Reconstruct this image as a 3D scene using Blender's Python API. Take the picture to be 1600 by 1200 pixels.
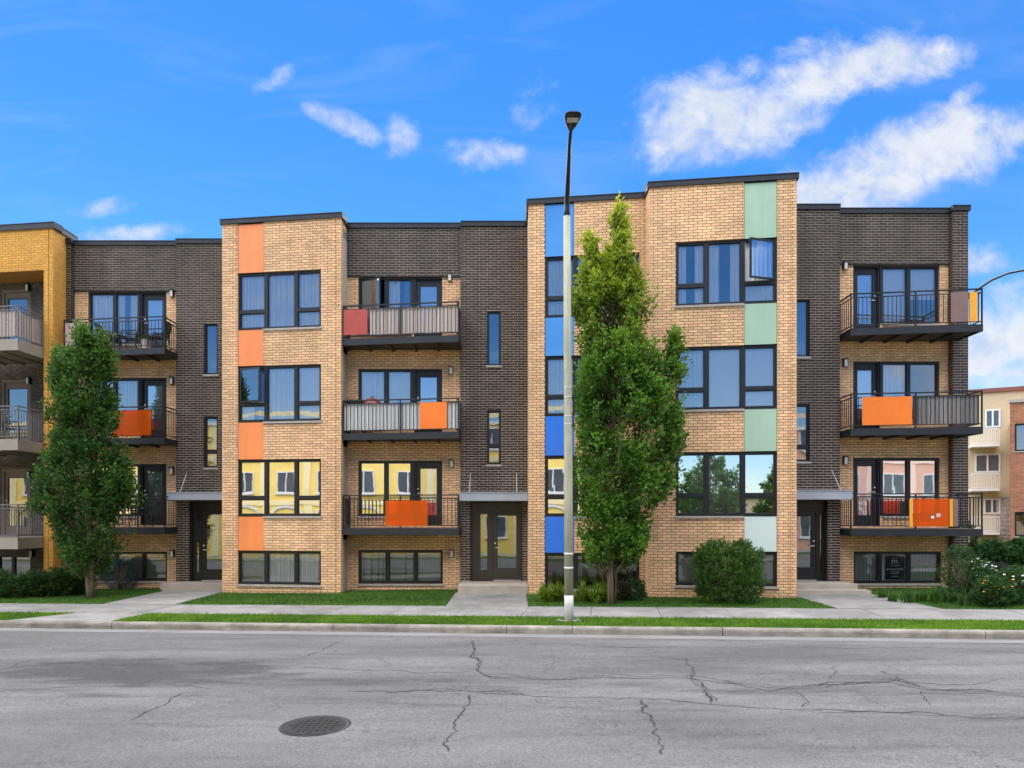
import bpy, math, random
from mathutils import Vector, Matrix, noise
for o in list(bpy.data.objects): bpy.data.objects.remove(o)
sc = bpy.context.scene
COL = sc.collection
R = random.Random(11)

# ------------------------------------------------------------------ camera
EYE = 2.4; FP = 1100.0; HX = 800.0; HY = 808.0
cam = bpy.data.cameras.new('camera'); camo = bpy.data.objects.new('camera', cam); COL.objects.link(camo)
camo.location = (0, 0, EYE); camo.rotation_euler = (math.radians(90), 0, 0)
cam.sensor_width = 36; cam.lens = 36*FP/1600; cam.shift_y = 0.13; cam.clip_end = 3000
sc.camera = camo
# ------------------------------------------------------------------ sky, sun, exposure
SUN_AZ = math.radians(-40); SUN_EL = math.radians(75)
sc.view_settings.view_transform = 'Standard'; sc.view_settings.look = 'None'
sc.view_settings.gamma = 1; sc.view_settings.use_curve_mapping = False
sc.view_settings.exposure = 2.93
world = bpy.data.worlds.new('World'); sc.world = world; world.use_nodes = True
def build_world():
    nt = world.node_tree; N = nt.nodes; L = nt.links; N.clear()
    out = N.new('ShaderNodeOutputWorld'); bg = N.new('ShaderNodeBackground')
    sky = N.new('ShaderNodeTexSky'); sky.sky_type = 'NISHITA'; sky.sun_disc = False
    sky.sun_elevation = SUN_EL; sky.sun_rotation = SUN_AZ; sky.dust_density = 0.15; sky.air_density = 1.0; sky.ozone_density = 4.0
    bg.inputs[1].default_value = 0.05
    def val(a):
        return a
    def math_(op, a, b=None, c=None):
        n = N.new('ShaderNodeMath'); n.operation = op
        for i, x in enumerate((a, b, c)):
            if x is None: continue
            if isinstance(x, (int, float)): n.inputs[i].default_value = x
            else: L.new(x, n.inputs[i])
        return n.outputs[0]
    hs = N.new('ShaderNodeHueSaturation'); hs.inputs['Saturation'].default_value = 1.34; hs.inputs['Value'].default_value = 0.61; hs.inputs['Hue'].default_value = .507
    L.new(sky.outputs[0], hs.inputs['Color'])
    tc = N.new('ShaderNodeTexCoord'); sep = N.new('ShaderNodeSeparateXYZ'); L.new(tc.outputs['Generated'], sep.inputs[0])
    ya = math_('MAXIMUM', math_('ABSOLUTE', sep.outputs[1]), 0.05)
    u = math_('DIVIDE', sep.outputs[0], ya); v = math_('DIVIDE', sep.outputs[2], ya)
    comb = N.new('ShaderNodeCombineXYZ'); L.new(u, comb.inputs[0]); L.new(v, comb.inputs[1])
    def nz(scale, detail, rough, dist=0.0):
        n = N.new('ShaderNodeTexNoise'); n.inputs['Scale'].default_value = scale; n.inputs['Detail'].default_value = detail
        n.inputs['Roughness'].default_value = rough; n.inputs['Distortion'].default_value = dist
        L.new(comb.outputs[0], n.inputs['Vector']); return n.outputs[0]
    n1 = nz(9.0, 10, 0.6, 0.5); n2 = nz(30.0, 8, 0.65, 0.3); n3 = nz(3.0, 4, 0.5, 0.6)
    nsum = math_('ADD', math_('MULTIPLY', math_('SUBTRACT', n1, 0.5), 2.6), math_('MULTIPLY', math_('SUBTRACT', n2, 0.5), 1.1))
    # cumulus banks at fixed headings in the sky: centre (u,v), half lengths, tilt, strength
    banks = [(0.315, .58, .12, .052, 0.10, 1.1), (0.43, .62, .15, .038, 0.32, .95), (0.26, .545, .085, .042, 0.2, .75), (.56,.655,.075,.028,.05,1.0),
             (0.575, .51, .13, .05, 0.30, 1.3), (.47,.468,.09,.036,.2,1.0), (.44,.67,.06,.016,.3,.5),
             (-0.225, .555, .06, .016, -0.42, .9), (-.16,.54,.028,.026,-.3,.85), (-0.05, .515, .05, .02, 0.05, .7), (0.02, .575, .035, .02, 0.2, .5), (.02,.61,.03,.02,0,.45),
             (-.34,.62,.03,.012,.5,.6), (-.58,.44,.04,.012,.1,.6), (-.55,.402,.06,.012,.1,.7), (.65,.602,.03,.011,.6,.6), (.705,.545,.06,.02,.1,.7),
             (.70,.23,.17,.075,.15,.85), (.66,.37,.07,.02,.1,.6), (-.6,.36,.10,.02,0,.5)]
    tot = None
    for cu, cv, a, b, th, st in banks:
        du = math_('SUBTRACT', u, cu); dv = math_('SUBTRACT', v, cv)
        c, s = math.cos(th), math.sin(th)
        p = math_('DIVIDE', math_('ADD', math_('MULTIPLY', du, c), math_('MULTIPLY', dv, s)), a)
        q = math_('DIVIDE', math_('SUBTRACT', math_('MULTIPLY', dv, c), math_('MULTIPLY', du, s)), b)
        r2 = math_('ADD', math_('MULTIPLY', p, p), math_('MULTIPLY', q, q))
        g = math_('MULTIPLY', math_('SUBTRACT', 1.0, math_('MULTIPLY', r2, 0.5)), st)
        g = math_('MAXIMUM', g, -1.0)
        tot = g if tot is None else math_('MAXIMUM', tot, g)
    # scattered fair-weather cloud elsewhere in the sky dome
    far = math_('MULTIPLY', math_('SUBTRACT', n3, 0.60), 5.0)
    away = math_('MINIMUM', math_('MAXIMUM', math_('SUBTRACT', math_('ABSOLUTE', u), 0.95), 0.0), 1.0)
    up = math_('MINIMUM', math_('MAXIMUM', math_('SUBTRACT', v, 0.85), 0.0), 1.0)
    far = math_('SUBTRACT', math_('MULTIPLY', math_('ADD', far, 1.0), math_('MINIMUM', math_('MULTIPLY', math_('ADD', away, up), 3.0), 1.0)), 1.0)
    tot = math_('MAXIMUM', tot, far)
    dens = math_('ADD', tot, nsum)
    mr = N.new('ShaderNodeMapRange'); mr.interpolation_type = 'SMOOTHSTEP'
    mr.inputs['From Min'].default_value = 0.0; mr.inputs['From Max'].default_value = 1.2
    L.new(dens, mr.inputs[0])
    # thin high veil
    n4 = N.new('ShaderNodeTexNoise'); n4.inputs['Scale'].default_value = 2.2; n4.inputs['Detail'].default_value = 7; n4.inputs['Distortion'].default_value = 1.2
    mp = N.new('ShaderNodeMapping'); mp.inputs['Rotation'].default_value = (0, 0, .5); mp.inputs['Scale'].default_value = (1, 4, 1)
    L.new(comb.outputs[0], mp.inputs[0]); L.new(mp.outputs[0], n4.inputs[0])
    veil = math_('MULTIPLY', math_('MAXIMUM', math_('SUBTRACT', n4.outputs[0], 0.50), 0.0), .75)
    fac = math_('MINIMUM', math_('ADD', math_('MULTIPLY', mr.outputs[0], 0.96), veil), 0.97)
    cc = N.new('ShaderNodeMix'); cc.data_type = 'RGBA'
    cc.inputs[6].default_value = (1.55, 1.8, 2.3, 1); cc.inputs[7].default_value = (2.5, 2.52, 2.6, 1)
    L.new(math_('MINIMUM', math_('MAXIMUM', math_('ADD', math_('MULTIPLY', dens, 0.38), math_('MULTIPLY', math_('SUBTRACT', nz(16.0, 6, .55, .8), .45), 2.0)), 0), 1), cc.inputs[0])
    mix = N.new('ShaderNodeMix'); mix.data_type = 'RGBA'
    L.new(fac, mix.inputs[0]); L.new(hs.outputs[0], mix.inputs[6]); L.new(cc.outputs[2], mix.inputs[7])
    L.new(mix.outputs[2], bg.inputs[0]); L.new(bg.outputs[0], out.inputs[0])
build_world()
sun = bpy.data.lights.new('sun', 'SUN'); suno = bpy.data.objects.new('sun', sun); COL.objects.link(suno)
SDIR = Vector((math.sin(SUN_AZ)*math.cos(SUN_EL), math.cos(SUN_AZ)*math.cos(SUN_EL), math.sin(SUN_EL)))
sun.energy = 1.5; sun.angle = math.radians(140); sun.color = (1.0, .965, .91)
suno.rotation_euler = (-SDIR).to_track_quat('-Z', 'Y').to_euler(); suno.location = SDIR*60
sc.render.engine = 'CYCLES'
sc.cycles.max_bounces = 5; sc.cycles.diffuse_bounces = 3; sc.cycles.glossy_bounces = 3; sc.cycles.transparent_max_bounces = 10
sc.cycles.caustics_reflective = False; sc.cycles.caustics_refractive = False

# ------------------------------------------------------------------ materials
MATS = {}
def mat(name, c1, c2=None, rough=.7, scale=6.0, detail=6, spec=.3, metal=0, bump=0, bscale=None, island=0, attr=None, trans=0, coat=0, alpha=1.0, stretch=None, macro=None):
    """procedural surface: two colours mixed by noise, optional per-piece variation, fine relief"""
    if name in MATS: return MATS[name]
    m = bpy.data.materials.new(name); m.use_nodes = True; MATS[name] = m
    nt = m.node_tree; N = nt.nodes; L = nt.links
    b = N['Principled BSDF']; b.inputs['Roughness'].default_value = rough; b.inputs['Metallic'].default_value = metal
    b.inputs['Specular IOR Level'].default_value = spec; b.inputs['Coat Weight'].default_value = coat
    c2 = c2 or tuple(x*.85 for x in c1)
    tc = N.new('ShaderNodeTexCoord'); vec = tc.outputs['Object']
    geo = N.new('ShaderNodeNewGeometry')
    vec = geo.outputs['Position']
    if stretch:
        mp = N.new('ShaderNodeMapping'); mp.inputs['Scale'].default_value = stretch; L.new(vec, mp.inputs[0]); vec = mp.outputs[0]
    nz = N.new('ShaderNodeTexNoise'); nz.inputs['Scale'].default_value = scale; nz.inputs['Detail'].default_value = detail; nz.inputs['Roughness'].default_value = .62
    L.new(vec, nz.inputs['Vector'])
    mr = N.new('ShaderNodeMapRange'); mr.inputs[1].default_value = .32; mr.inputs[2].default_value = .68; L.new(nz.outputs[0], mr.inputs[0])
    mx = N.new('ShaderNodeMix'); mx.data_type = 'RGBA'; mx.inputs[6].default_value = (*c1, 1); mx.inputs[7].default_value = (*c2, 1)
    L.new(mr.outputs[0], mx.inputs[0]); colr = mx.outputs[2]
    if island:
        oi = N.new('ShaderNodeObjectInfo'); ad = N.new('ShaderNodeMath'); ad.operation = 'ADD'
        L.new(geo.outputs['Random Per Island'], ad.inputs[0]); L.new(oi.outputs['Random'], ad.inputs[1])
        fr = N.new('ShaderNodeMath'); fr.operation = 'FRACT'; L.new(ad.outputs[0], fr.inputs[0])
        wn = N.new('ShaderNodeMapRange'); wn.inputs[3].default_value = 1-island; wn.inputs[4].default_value = 1+island; L.new(fr.outputs[0], wn.inputs[0])
        hs = N.new('ShaderNodeHueSaturation'); L.new(wn.outputs[0], hs.inputs['Value']); L.new(colr, hs.inputs['Color'])
        w2 = N.new('ShaderNodeTexWhiteNoise'); w2.noise_dimensions = '1D'; L.new(fr.outputs[0], w2.inputs['W'])
        w3 = N.new('ShaderNodeMapRange'); w3.inputs[3].default_value = .5-island*.05; w3.inputs[4].default_value = .5+island*.05; L.new(w2.outputs[0], w3.inputs[0]); L.new(w3.outputs[0], hs.inputs['Hue'])
        colr = hs.outputs[0]
    if attr:
        at = N.new('ShaderNodeAttribute'); at.attribute_name = attr
        m2 = N.new('ShaderNodeMix'); m2.data_type = 'RGBA'; m2.blend_type = 'MULTIPLY'; m2.inputs[0].default_value = 1
        L.new(colr, m2.inputs[6]); L.new(at.outputs['Color'], m2.inputs[7]); colr = m2.outputs[2]
    if macro:      # weathering: broad blotches and faint vertical run-off streaks
        lo, hi = macro; prod = None
        for sc_, st_ in ((.45, (1, 1, 1)), (1.0, (2.6, 2.6, .22))):
            mp2 = N.new('ShaderNodeMapping'); mp2.inputs['Scale'].default_value = st_; L.new(geo.outputs['Position'], mp2.inputs[0])
            n2 = N.new('ShaderNodeTexNoise'); n2.inputs['Scale'].default_value = sc_; n2.inputs['Detail'].default_value = 7; n2.inputs['Roughness'].default_value = .65; L.new(mp2.outputs[0], n2.inputs['Vector'])
            r2 = N.new('ShaderNodeMapRange'); r2.inputs[1].default_value = .32; r2.inputs[2].default_value = .68; r2.inputs[3].default_value = lo; r2.inputs[4].default_value = hi; L.new(n2.outputs[0], r2.inputs[0])
            if prod is None: prod = r2.outputs[0]
            else:
                mm_ = N.new('ShaderNodeMath'); mm_.operation = 'MULTIPLY'; L.new(prod, mm_.inputs[0]); L.new(r2.outputs[0], mm_.inputs[1]); prod = mm_.outputs[0]
        h2 = N.new('ShaderNodeHueSaturation'); L.new(prod, h2.inputs['Value']); L.new(colr, h2.inputs['Color']); colr = h2.outputs[0]
    L.new(colr, b.inputs['Base Color'])
    if bump:
        nb = N.new('ShaderNodeTexNoise'); nb.inputs['Scale'].default_value = bscale or scale*8; nb.inputs['Detail'].default_value = 4; L.new(vec, nb.inputs['Vector'])
        bp = N.new('ShaderNodeBump'); bp.inputs['Strength'].default_value = bump; bp.inputs['Distance'].default_value = .01
        L.new(nb.outputs[0], bp.inputs['Height']); L.new(bp.outputs[0], b.inputs['Normal'])
    if trans:
        tr = N.new('ShaderNodeBsdfTranslucent'); L.new(colr, tr.inputs[0])
        ms = N.new('ShaderNodeMixShader'); ms.inputs[0].default_value = trans
        L.new(b.outputs[0], ms.inputs[1]); L.new(tr.outputs[0], ms.inputs[2]); L.new(ms.outputs[0], N['Material Output'].inputs[0])
    return m
def glass(name, refl=.3, tint=(.75, .8, .82), wav=.02, gcol=(.95, .97, 1)):
    if name in MATS: return MATS[name]
    m = bpy.data.materials.new(name); m.use_nodes = True; MATS[name] = m
    nt = m.node_tree; N = nt.nodes; L = nt.links; N.remove(N['Principled BSDF'])
    tr = N.new('ShaderNodeBsdfTransparent'); tr.inputs[0].default_value = (*tint, 1)
    gl = N.new('ShaderNodeBsdfGlossy'); gl.inputs['Roughness'].default_value = .015; gl.inputs[0].default_value = (*gcol, 1)
    fr = N.new('ShaderNodeFresnel'); fr.inputs[0].default_value = 1.5
    ad = N.new('ShaderNodeMath'); ad.operation = 'ADD'; ad.inputs[1].default_value = refl; ad.use_clamp = True; L.new(fr.outputs[0], ad.inputs[0])
    geo = N.new('ShaderNodeNewGeometry'); nb = N.new('ShaderNodeTexNoise'); nb.inputs['Scale'].default_value = 1.3; nb.inputs['Detail'].default_value = 1
    L.new(geo.outputs['Position'], nb.inputs['Vector'])
    bp = N.new('ShaderNodeBump'); bp.inputs['Strength'].default_value = wav; bp.inputs['Distance'].default_value = .2; L.new(nb.outputs[0], bp.inputs['Height']); L.new(bp.outputs[0], gl.inputs['Normal'])
    ms = N.new('ShaderNodeMixShader'); L.new(ad.outputs[0], ms.inputs[0]); L.new(tr.outputs[0], ms.inputs[1]); L.new(gl.outputs[0], ms.inputs[2])
    L.new(ms.outputs[0], N['Material Output'].inputs[0]); return m
def acrylic(name, col, dif=.45):
    if name in MATS: return MATS[name]
    m = bpy.data.materials.new(name); m.use_nodes = True; MATS[name] = m
    nt = m.node_tree; N = nt.nodes; L = nt.links; b = N['Principled BSDF']
    b.inputs['Base Color'].default_value = (*col, 1); b.inputs['Roughness'].default_value = .15
    tr = N.new('ShaderNodeBsdfTransparent'); tr.inputs[0].default_value = (min(1, col[0]*1.15), col[1]*1.1, col[2], 1)
    ms = N.new('ShaderNodeMixShader'); ms.inputs[0].default_value = dif
    L.new(tr.outputs[0], ms.inputs[1]); L.new(b.outputs[0], ms.inputs[2]); L.new(ms.outputs[0], N['Material Output'].inputs[0]); return m

TAN = mat('tan_brick', (.85, .53, .295), (.72, .435, .23), .85, 14, island=.14, macro=(.85, 1.06), bump=.5, bscale=60)
TANM = mat('tan_mortar', (.105, .066, .040), (.075, .047, .029), .95, 8)
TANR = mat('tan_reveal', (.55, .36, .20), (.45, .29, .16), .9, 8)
DARK = mat('dark_brick', (.052, .035, .030), (.026, .018, .017), .6, 12, island=.45, macro=(.8, 1.15), bump=.5, bscale=60)
DARKM = mat('pale_mortar', (.70, .58, .44), (.52, .43, .33), .95, 8, macro=(.75, 1.1))
DARKR = mat('dark_reveal', (.06, .05, .045), (.04, .033, .03), .8, 8)
OCH = mat('ochre_brick', (.68, .36, .075), (.60, .30, .06), .8, 10, island=.08, bump=.4, bscale=60)
OCHM = mat('ochre_mortar', (.50, .27, .07), (.42, .22, .06), .95, 8)
GREYB = mat('grey_brown_brick', (.105, .088, .078), (.065, .055, .05), .75, 12, island=.3, bump=.4, bscale=60)
GREYM = mat('grey_mortar', (.17, .15, .13), (.13, .115, .1), .95, 8)
REDB = mat('red_brick', (.42, .17, .09), (.34, .13, .07), .85, 12, island=.2)
REDM = mat('red_mortar', (.42, .33, .26), None, .95, 8)
CAP = mat('charcoal_metal', (.020, .021, .024), (.012, .013, .015), .45, 3, spec=.4)
FRAME = mat('black_frame', (.012, .012, .014), (.009, .009, .010), .4, 5, spec=.4)
IRON = mat('black_iron', (.016, .016, .019), (.010, .010, .012), .45, 9, spec=.4)
BRONZE = mat('bronze_door', (.045, .036, .028), (.034, .027, .022), .4, 4, spec=.4)
SILL = mat('stone_sill', (.42, .38, .33), (.30, .27, .24), .9, 9)
CONC = mat('concrete', (.275, .262, .243), (.195, .186, .17), .9, 1.6, detail=10, bump=.3, bscale=40, island=.10, macro=(.78, 1.08))
STEPC = mat('step_concrete', (.40, .34, .28), (.30, .26, .21), .9, 2.5, detail=9, bump=.3, bscale=40)
KERB = mat('kerb_concrete', (.34, .31, .265), (.17, .15, .125), .92, 2.2, detail=10, bump=.4, bscale=40, island=.1, stretch=(1, 1, 3), macro=(.68, 1.1))
GREYC = mat('grey_canopy', (.36, .38, .41), (.29, .31, .34), .45, 2.0, spec=.4)
ORANGE = mat('orange_panel', (.88, .27, .085), (.82, .24, .07), .38, .7, spec=.4, macro=(.92, 1.04))
GREEN = mat('pale_green_panel', (.38, .52, .37), (.345, .48, .34), .35, .7, spec=.4, macro=(.92, 1.04))
GREENW = mat('whitish_green_panel', (.60, .68, .62), (.55, .64, .57), .35, .7, spec=.4)
BLUE = mat('blue_panel', (.10, .30, .66), (.07, .25, .60), .12, .7, spec=.8, coat=.5)
BLUED = mat('deep_blue_panel', (.012, .17, .72), (.01, .15, .66), .2, .7, spec=.5, coat=.15)
WHITE = mat('white_fabric', (.90, .90, .89), (.85, .85, .84), .9, 5, trans=.10)
GREYF = mat('grey_blind', (.46, .46, .43), (.40, .40, .375), .8, 5, trans=.15)
BLUEF = mat('blue_fabric', (.10, .22, .55), (.16, .32, .62), .9, 6, trans=.2)
ROOM = mat('room_paint', (.46, .42, .36), None, .9, 3)
ROOF = mat('roof_membrane', (.2, .2, .2), None, .9, 3)
GLASS = glass('window_glass', .25, (.98, .99, 1), .008)
GLASSL = glass('window_glass_low', .60, (.9, .93, .93), .006)
GLASSB = glass('basement_glass', .12, (.93, .95, .95), .006)
GLASSD = glass('door_glass', .16, wav=.006)
LAMPB = mat('lamp_black', (.014, .015, .017), (.010, .010, .012), .35, 8, spec=.5)
LENS = mat('frosted_lens', (.62, .60, .56), None, .4, 8)
POLEC = mat('pole_concrete', (.40, .39, .28), (.29, .285, .205), .85, 3.0, detail=10, stretch=(4, 4, .8))
POLEW = mat('pole_white', (.62, .61, .58), (.46, .45, .42), .85, 4.0, detail=10, stretch=(3, 3, .8))
BARK = mat('bark', (.20, .145, .095), (.10, .075, .05), .95, 7, bump=1, bscale=40, stretch=(3, 3, .6))
SLATP = mat('pinkish_slat', (.56, .46, .40), (.47, .385, .335), .85, 6, island=.1, stretch=(6, 6, .6))
SLATW = mat('white_slat', (.60, .585, .55), (.50, .485, .46), .8, 6, island=.1, stretch=(6, 6, .6))
SLATG = mat('weathered_slat', (.27, .25, .23), (.17, .155, .14), .9, 8, island=.25, stretch=(10, 10, .5))
REDP = mat('red_panel', (.42, .075, .055), (.36, .06, .045), .5, 3)
BROWNP = mat('brown_panel', (.22, .135, .115), (.18, .11, .095), .55, 3)
MAUVE = mat('mauve_panel', (.40, .28, .25), (.35, .245, .22), .55, 3)
ORGP = mat('orange_board', (.84, .20, .025), (.76, .165, .02), .4, 2)
YELP = mat('amber_board', (.80, .37, .03), (.72, .32, .03), .4, 2)
ACRY = acrylic('orange_acrylic', (.92, .22, .02), .3)
SOIL = mat('soil', (.030, .024, .015), (.020, .016, .010), 1, 5)
GRASSB = mat('turf', (.05, .105, .014), (.032, .068, .010), .95, 2.2, detail=8)
LEAF = mat('leaf', (1, 1, 1), (.8, .85, .8), .5, 20, attr='Col', trans=.42, spec=.35)
GBLADE = mat('grass_blade', (1, 1, 1), (.72, .82, .7), .6, 1.3, attr='Col', trans=.35, spec=.25)
STUCCO = mat('beige_stucco', (.56, .46, .29), (.50, .41, .26), .9, 3)
CREAM = mat('yellow_brickwork', (.93, .70, .20), (.88, .62, .16), .9, 1.5)
CREAM2 = mat('cream_brickwork', (.80, .68, .48), (.72, .6, .41), .9, 1.5)
PINK = mat('pink_brickwork', (.74, .42, .30), (.64, .35, .24), .9, 1.5)
STONE = mat('rubble_stone', (.46, .42, .37), (.34, .31, .27), .9, 6, detail=3)
WTRIM = mat('white_trim', (.74, .73, .70), None, .6, 5)
DGLASS = glass('far_glass', .12)
TERRA = mat('terracotta', (.45, .2, .11), None, .9, 6)
BLACKP = mat('black_plastic', (.02, .02, .022), None, .5, 6)
WICK = mat('pale_pot', (.58, .50, .42), None, .8, 12)
PAPER = mat('paper_white', (.85, .85, .83), None, .7, 5)

# ------------------------------------------------------------------ mesh helpers
def link(o, parent=None):
    COL.objects.link(o)
    if parent is not None:
        o.parent = parent
        o.matrix_parent_inverse = Matrix.Translation(-world_loc(parent))
    return o
def world_loc(o):
    if 'wl' in WL.get(o.name, {}): return WL[o.name]['wl']
    return Vector((0, 0, 0))
WL = {}
def empty(name, loc, label, cat, group=None):
    e = bpy.data.objects.new(name, None); COL.objects.link(e); e.location = loc; e.empty_display_size = .3
    WL[e.name] = {'wl': Vector(loc)}
    tag(e, label, cat, group); return e
def tag(o, label=None, cat=None, group=None, kind=None):
    if label: o['label'] = label
    if cat: o['category'] = cat
    if group: o['group'] = group
    if kind: o['kind'] = kind
    return o
class Wall:
    """a vertical plane from point a to point b (left to right seen from the street)"""
    def __init__(s, a, b):
        s.a = Vector((a[0], a[1], 0)); d = Vector((b[0]-a[0], b[1]-a[1], 0)); s.len = d.length; s.e = d.normalized(); s.n = Vector((s.e.y, -s.e.x, 0))
    def p(s, u, z, o=0): q = s.a+s.e*u+s.n*o; return Vector((q.x, q.y, z))
    def s(s, px):   # distance along the wall where the sight line at heading px meets it
        k = (px-HX)/FP
        return (k*s.a.y-s.a.x)/(s.e.x-k*s.e.y)
    def z(s, px, py): return EYE+(HY-py)*s.p(s.s(px), 0).y/FP
    def rot(s): return math.atan2(s.e.y, s.e.x)
class MB:
    def __init__(s): s.v = []; s.f = []; s.m = []; s.c = []
    def quad(s, *ps, m=0):
        i = len(s.v); s.v += [tuple(p) for p in ps]; s.f.append(tuple(range(i, i+len(ps)))); s.m.append(m)
    def hexa(s, P, m=0, skip=()):
        i = len(s.v); s.v += [tuple(p) for p in P]
        for k, f in enumerate(((0, 3, 2, 1), (4, 5, 6, 7), (0, 1, 5, 4), (1, 2, 6, 5), (2, 3, 7, 6), (3, 0, 4, 7))):
            if k in skip: continue
            s.f.append(tuple(i+j for j in f)); s.m.append(m)
    def box(s, a, b, m=0):
        x0, y0, z0 = a; x1, y1, z1 = b
        s.hexa([(x0, y0, z0), (x1, y0, z0), (x1, y1, z0), (x0, y1, z0), (x0, y0, z1), (x1, y0, z1), (x1, y1, z1), (x0, y1, z1)], m)
    def wbox(s, w, s0, s1, z0, z1, o0, o1, m=0, skip=()):   # o0 nearer the inside, o1 outer
        s.hexa([w.p(s0, z0, o1), w.p(s1, z0, o1), w.p(s1, z0, o0), w.p(s0, z0, o0), w.p(s0, z1, o1), w.p(s1, z1, o1), w.p(s1, z1, o0), w.p(s0, z1, o0)], m, skip)
    def prism(s, poly, z0, z1, m=0):
        zs0 = z0 if callable(z0) else (lambda x, y: z0); zs1 = z1 if callable(z1) else (lambda x, y: z1)
        n = len(poly); i = len(s.v)
        s.v += [(x, y, zs0(x, y)) for x, y in poly]+[(x, y, zs1(x, y)) for x, y in poly]
        s.f.append(tuple(range(i+n-1, i-1, -1))); s.m.append(m); s.f.append(tuple(range(i+n, i+2*n))); s.m.append(m)
        for k in range(n): s.f.append((i+k, i+(k+1) % n, i+n+(k+1) % n, i+n+k)); s.m.append(m)
    def bar(s, p, q, w, h=None, m=0):
        p = Vector(p); q = Vector(q); h = h or w; d = (q-p).normalized()
        up = Vector((0, 0, 1)) if abs(d.z) < .95 else Vector((0, 1, 0))
        a = d.cross(up).normalized()*w/2; b = a.cross(d).normalized()*h/2
        s.hexa([p-a-b, p+a-b, q+a-b, q-a-b, p-a+b, p+a+b, q+a+b, q-a+b], m)
    def tube(s, pts, rad, n=8, m=0, cap=True):
        pts = [Vector(p) for p in pts]; base = len(s.v)
        ref = None
        for k, p in enumerate(pts):
            d = (pts[min(k+1, len(pts)-1)]-pts[max(k-1, 0)]).normalized()
            if ref is None: ref = d.orthogonal().normalized()
            a = (ref-d*ref.dot(d)).normalized(); ref = a; b = d.cross(a)
            r = rad[k] if isinstance(rad, (list, tuple)) else rad
            for j in range(n):
                t = 2*math.pi*j/n; s.v.append(tuple(p+a*math.cos(t)*r+b*math.sin(t)*r))
        for k in range(len(pts)-1):
            for j in range(n):
                s.f.append((base+k*n+j, base+k*n+(j+1) % n, base+(k+1)*n+(j+1) % n, base+(k+1)*n+j)); s.m.append(m)
        if cap:
            s.f.append(tuple(base+j for j in range(n-1, -1, -1))); s.m.append(m)
            e = base+(len(pts)-1)*n; s.f.append(tuple(e+j for j in range(n))); s.m.append(m)
    def lathe(s, prof, c, n=20, m=0):
        base = len(s.v)
        for r, z in prof:
            for j in range(n):
                t = 2*math.pi*j/n; s.v.append((c[0]+r*math.cos(t), c[1]+r*math.sin(t), c[2]+z))
        for k in range(len(prof)-1):
            for j in range(n):
                s.f.append((base+k*n+j, base+k*n+(j+1) % n, base+(k+1)*n+(j+1) % n, base+(k+1)*n+j)); s.m.append(m)
        s.f.append(tuple(base+j for j in range(n-1, -1, -1))); s.m.append(m)
        e = base+(len(prof)-1)*n; s.f.append(tuple(e+j for j in range(n))); s.m.append(m)
    def mesh(s, name, mats, smooth=False):
        me = bpy.data.meshes.new(name); me.from_pydata(s.v, [], s.f)
        mats = mats if isinstance(mats, (list, tuple)) else [mats]
        for m in mats: me.materials.append(m)
        if len(mats) > 1: me.polygons.foreach_set('material_index', s.m)
        if smooth: me.polygons.foreach_set('use_smooth', [True]*len(me.polygons))
        if s.c:
            ca = me.color_attributes.new('Col', 'FLOAT_COLOR', 'POINT')
            ca.data.foreach_set('color', [x for c in s.c for x in (*c, 1)])
        me.update(); return me
    def build(s, name, mats, parent=None, smooth=False):
        return link(bpy.data.objects.new(name, s.mesh(name, mats, smooth)), parent)

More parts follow.
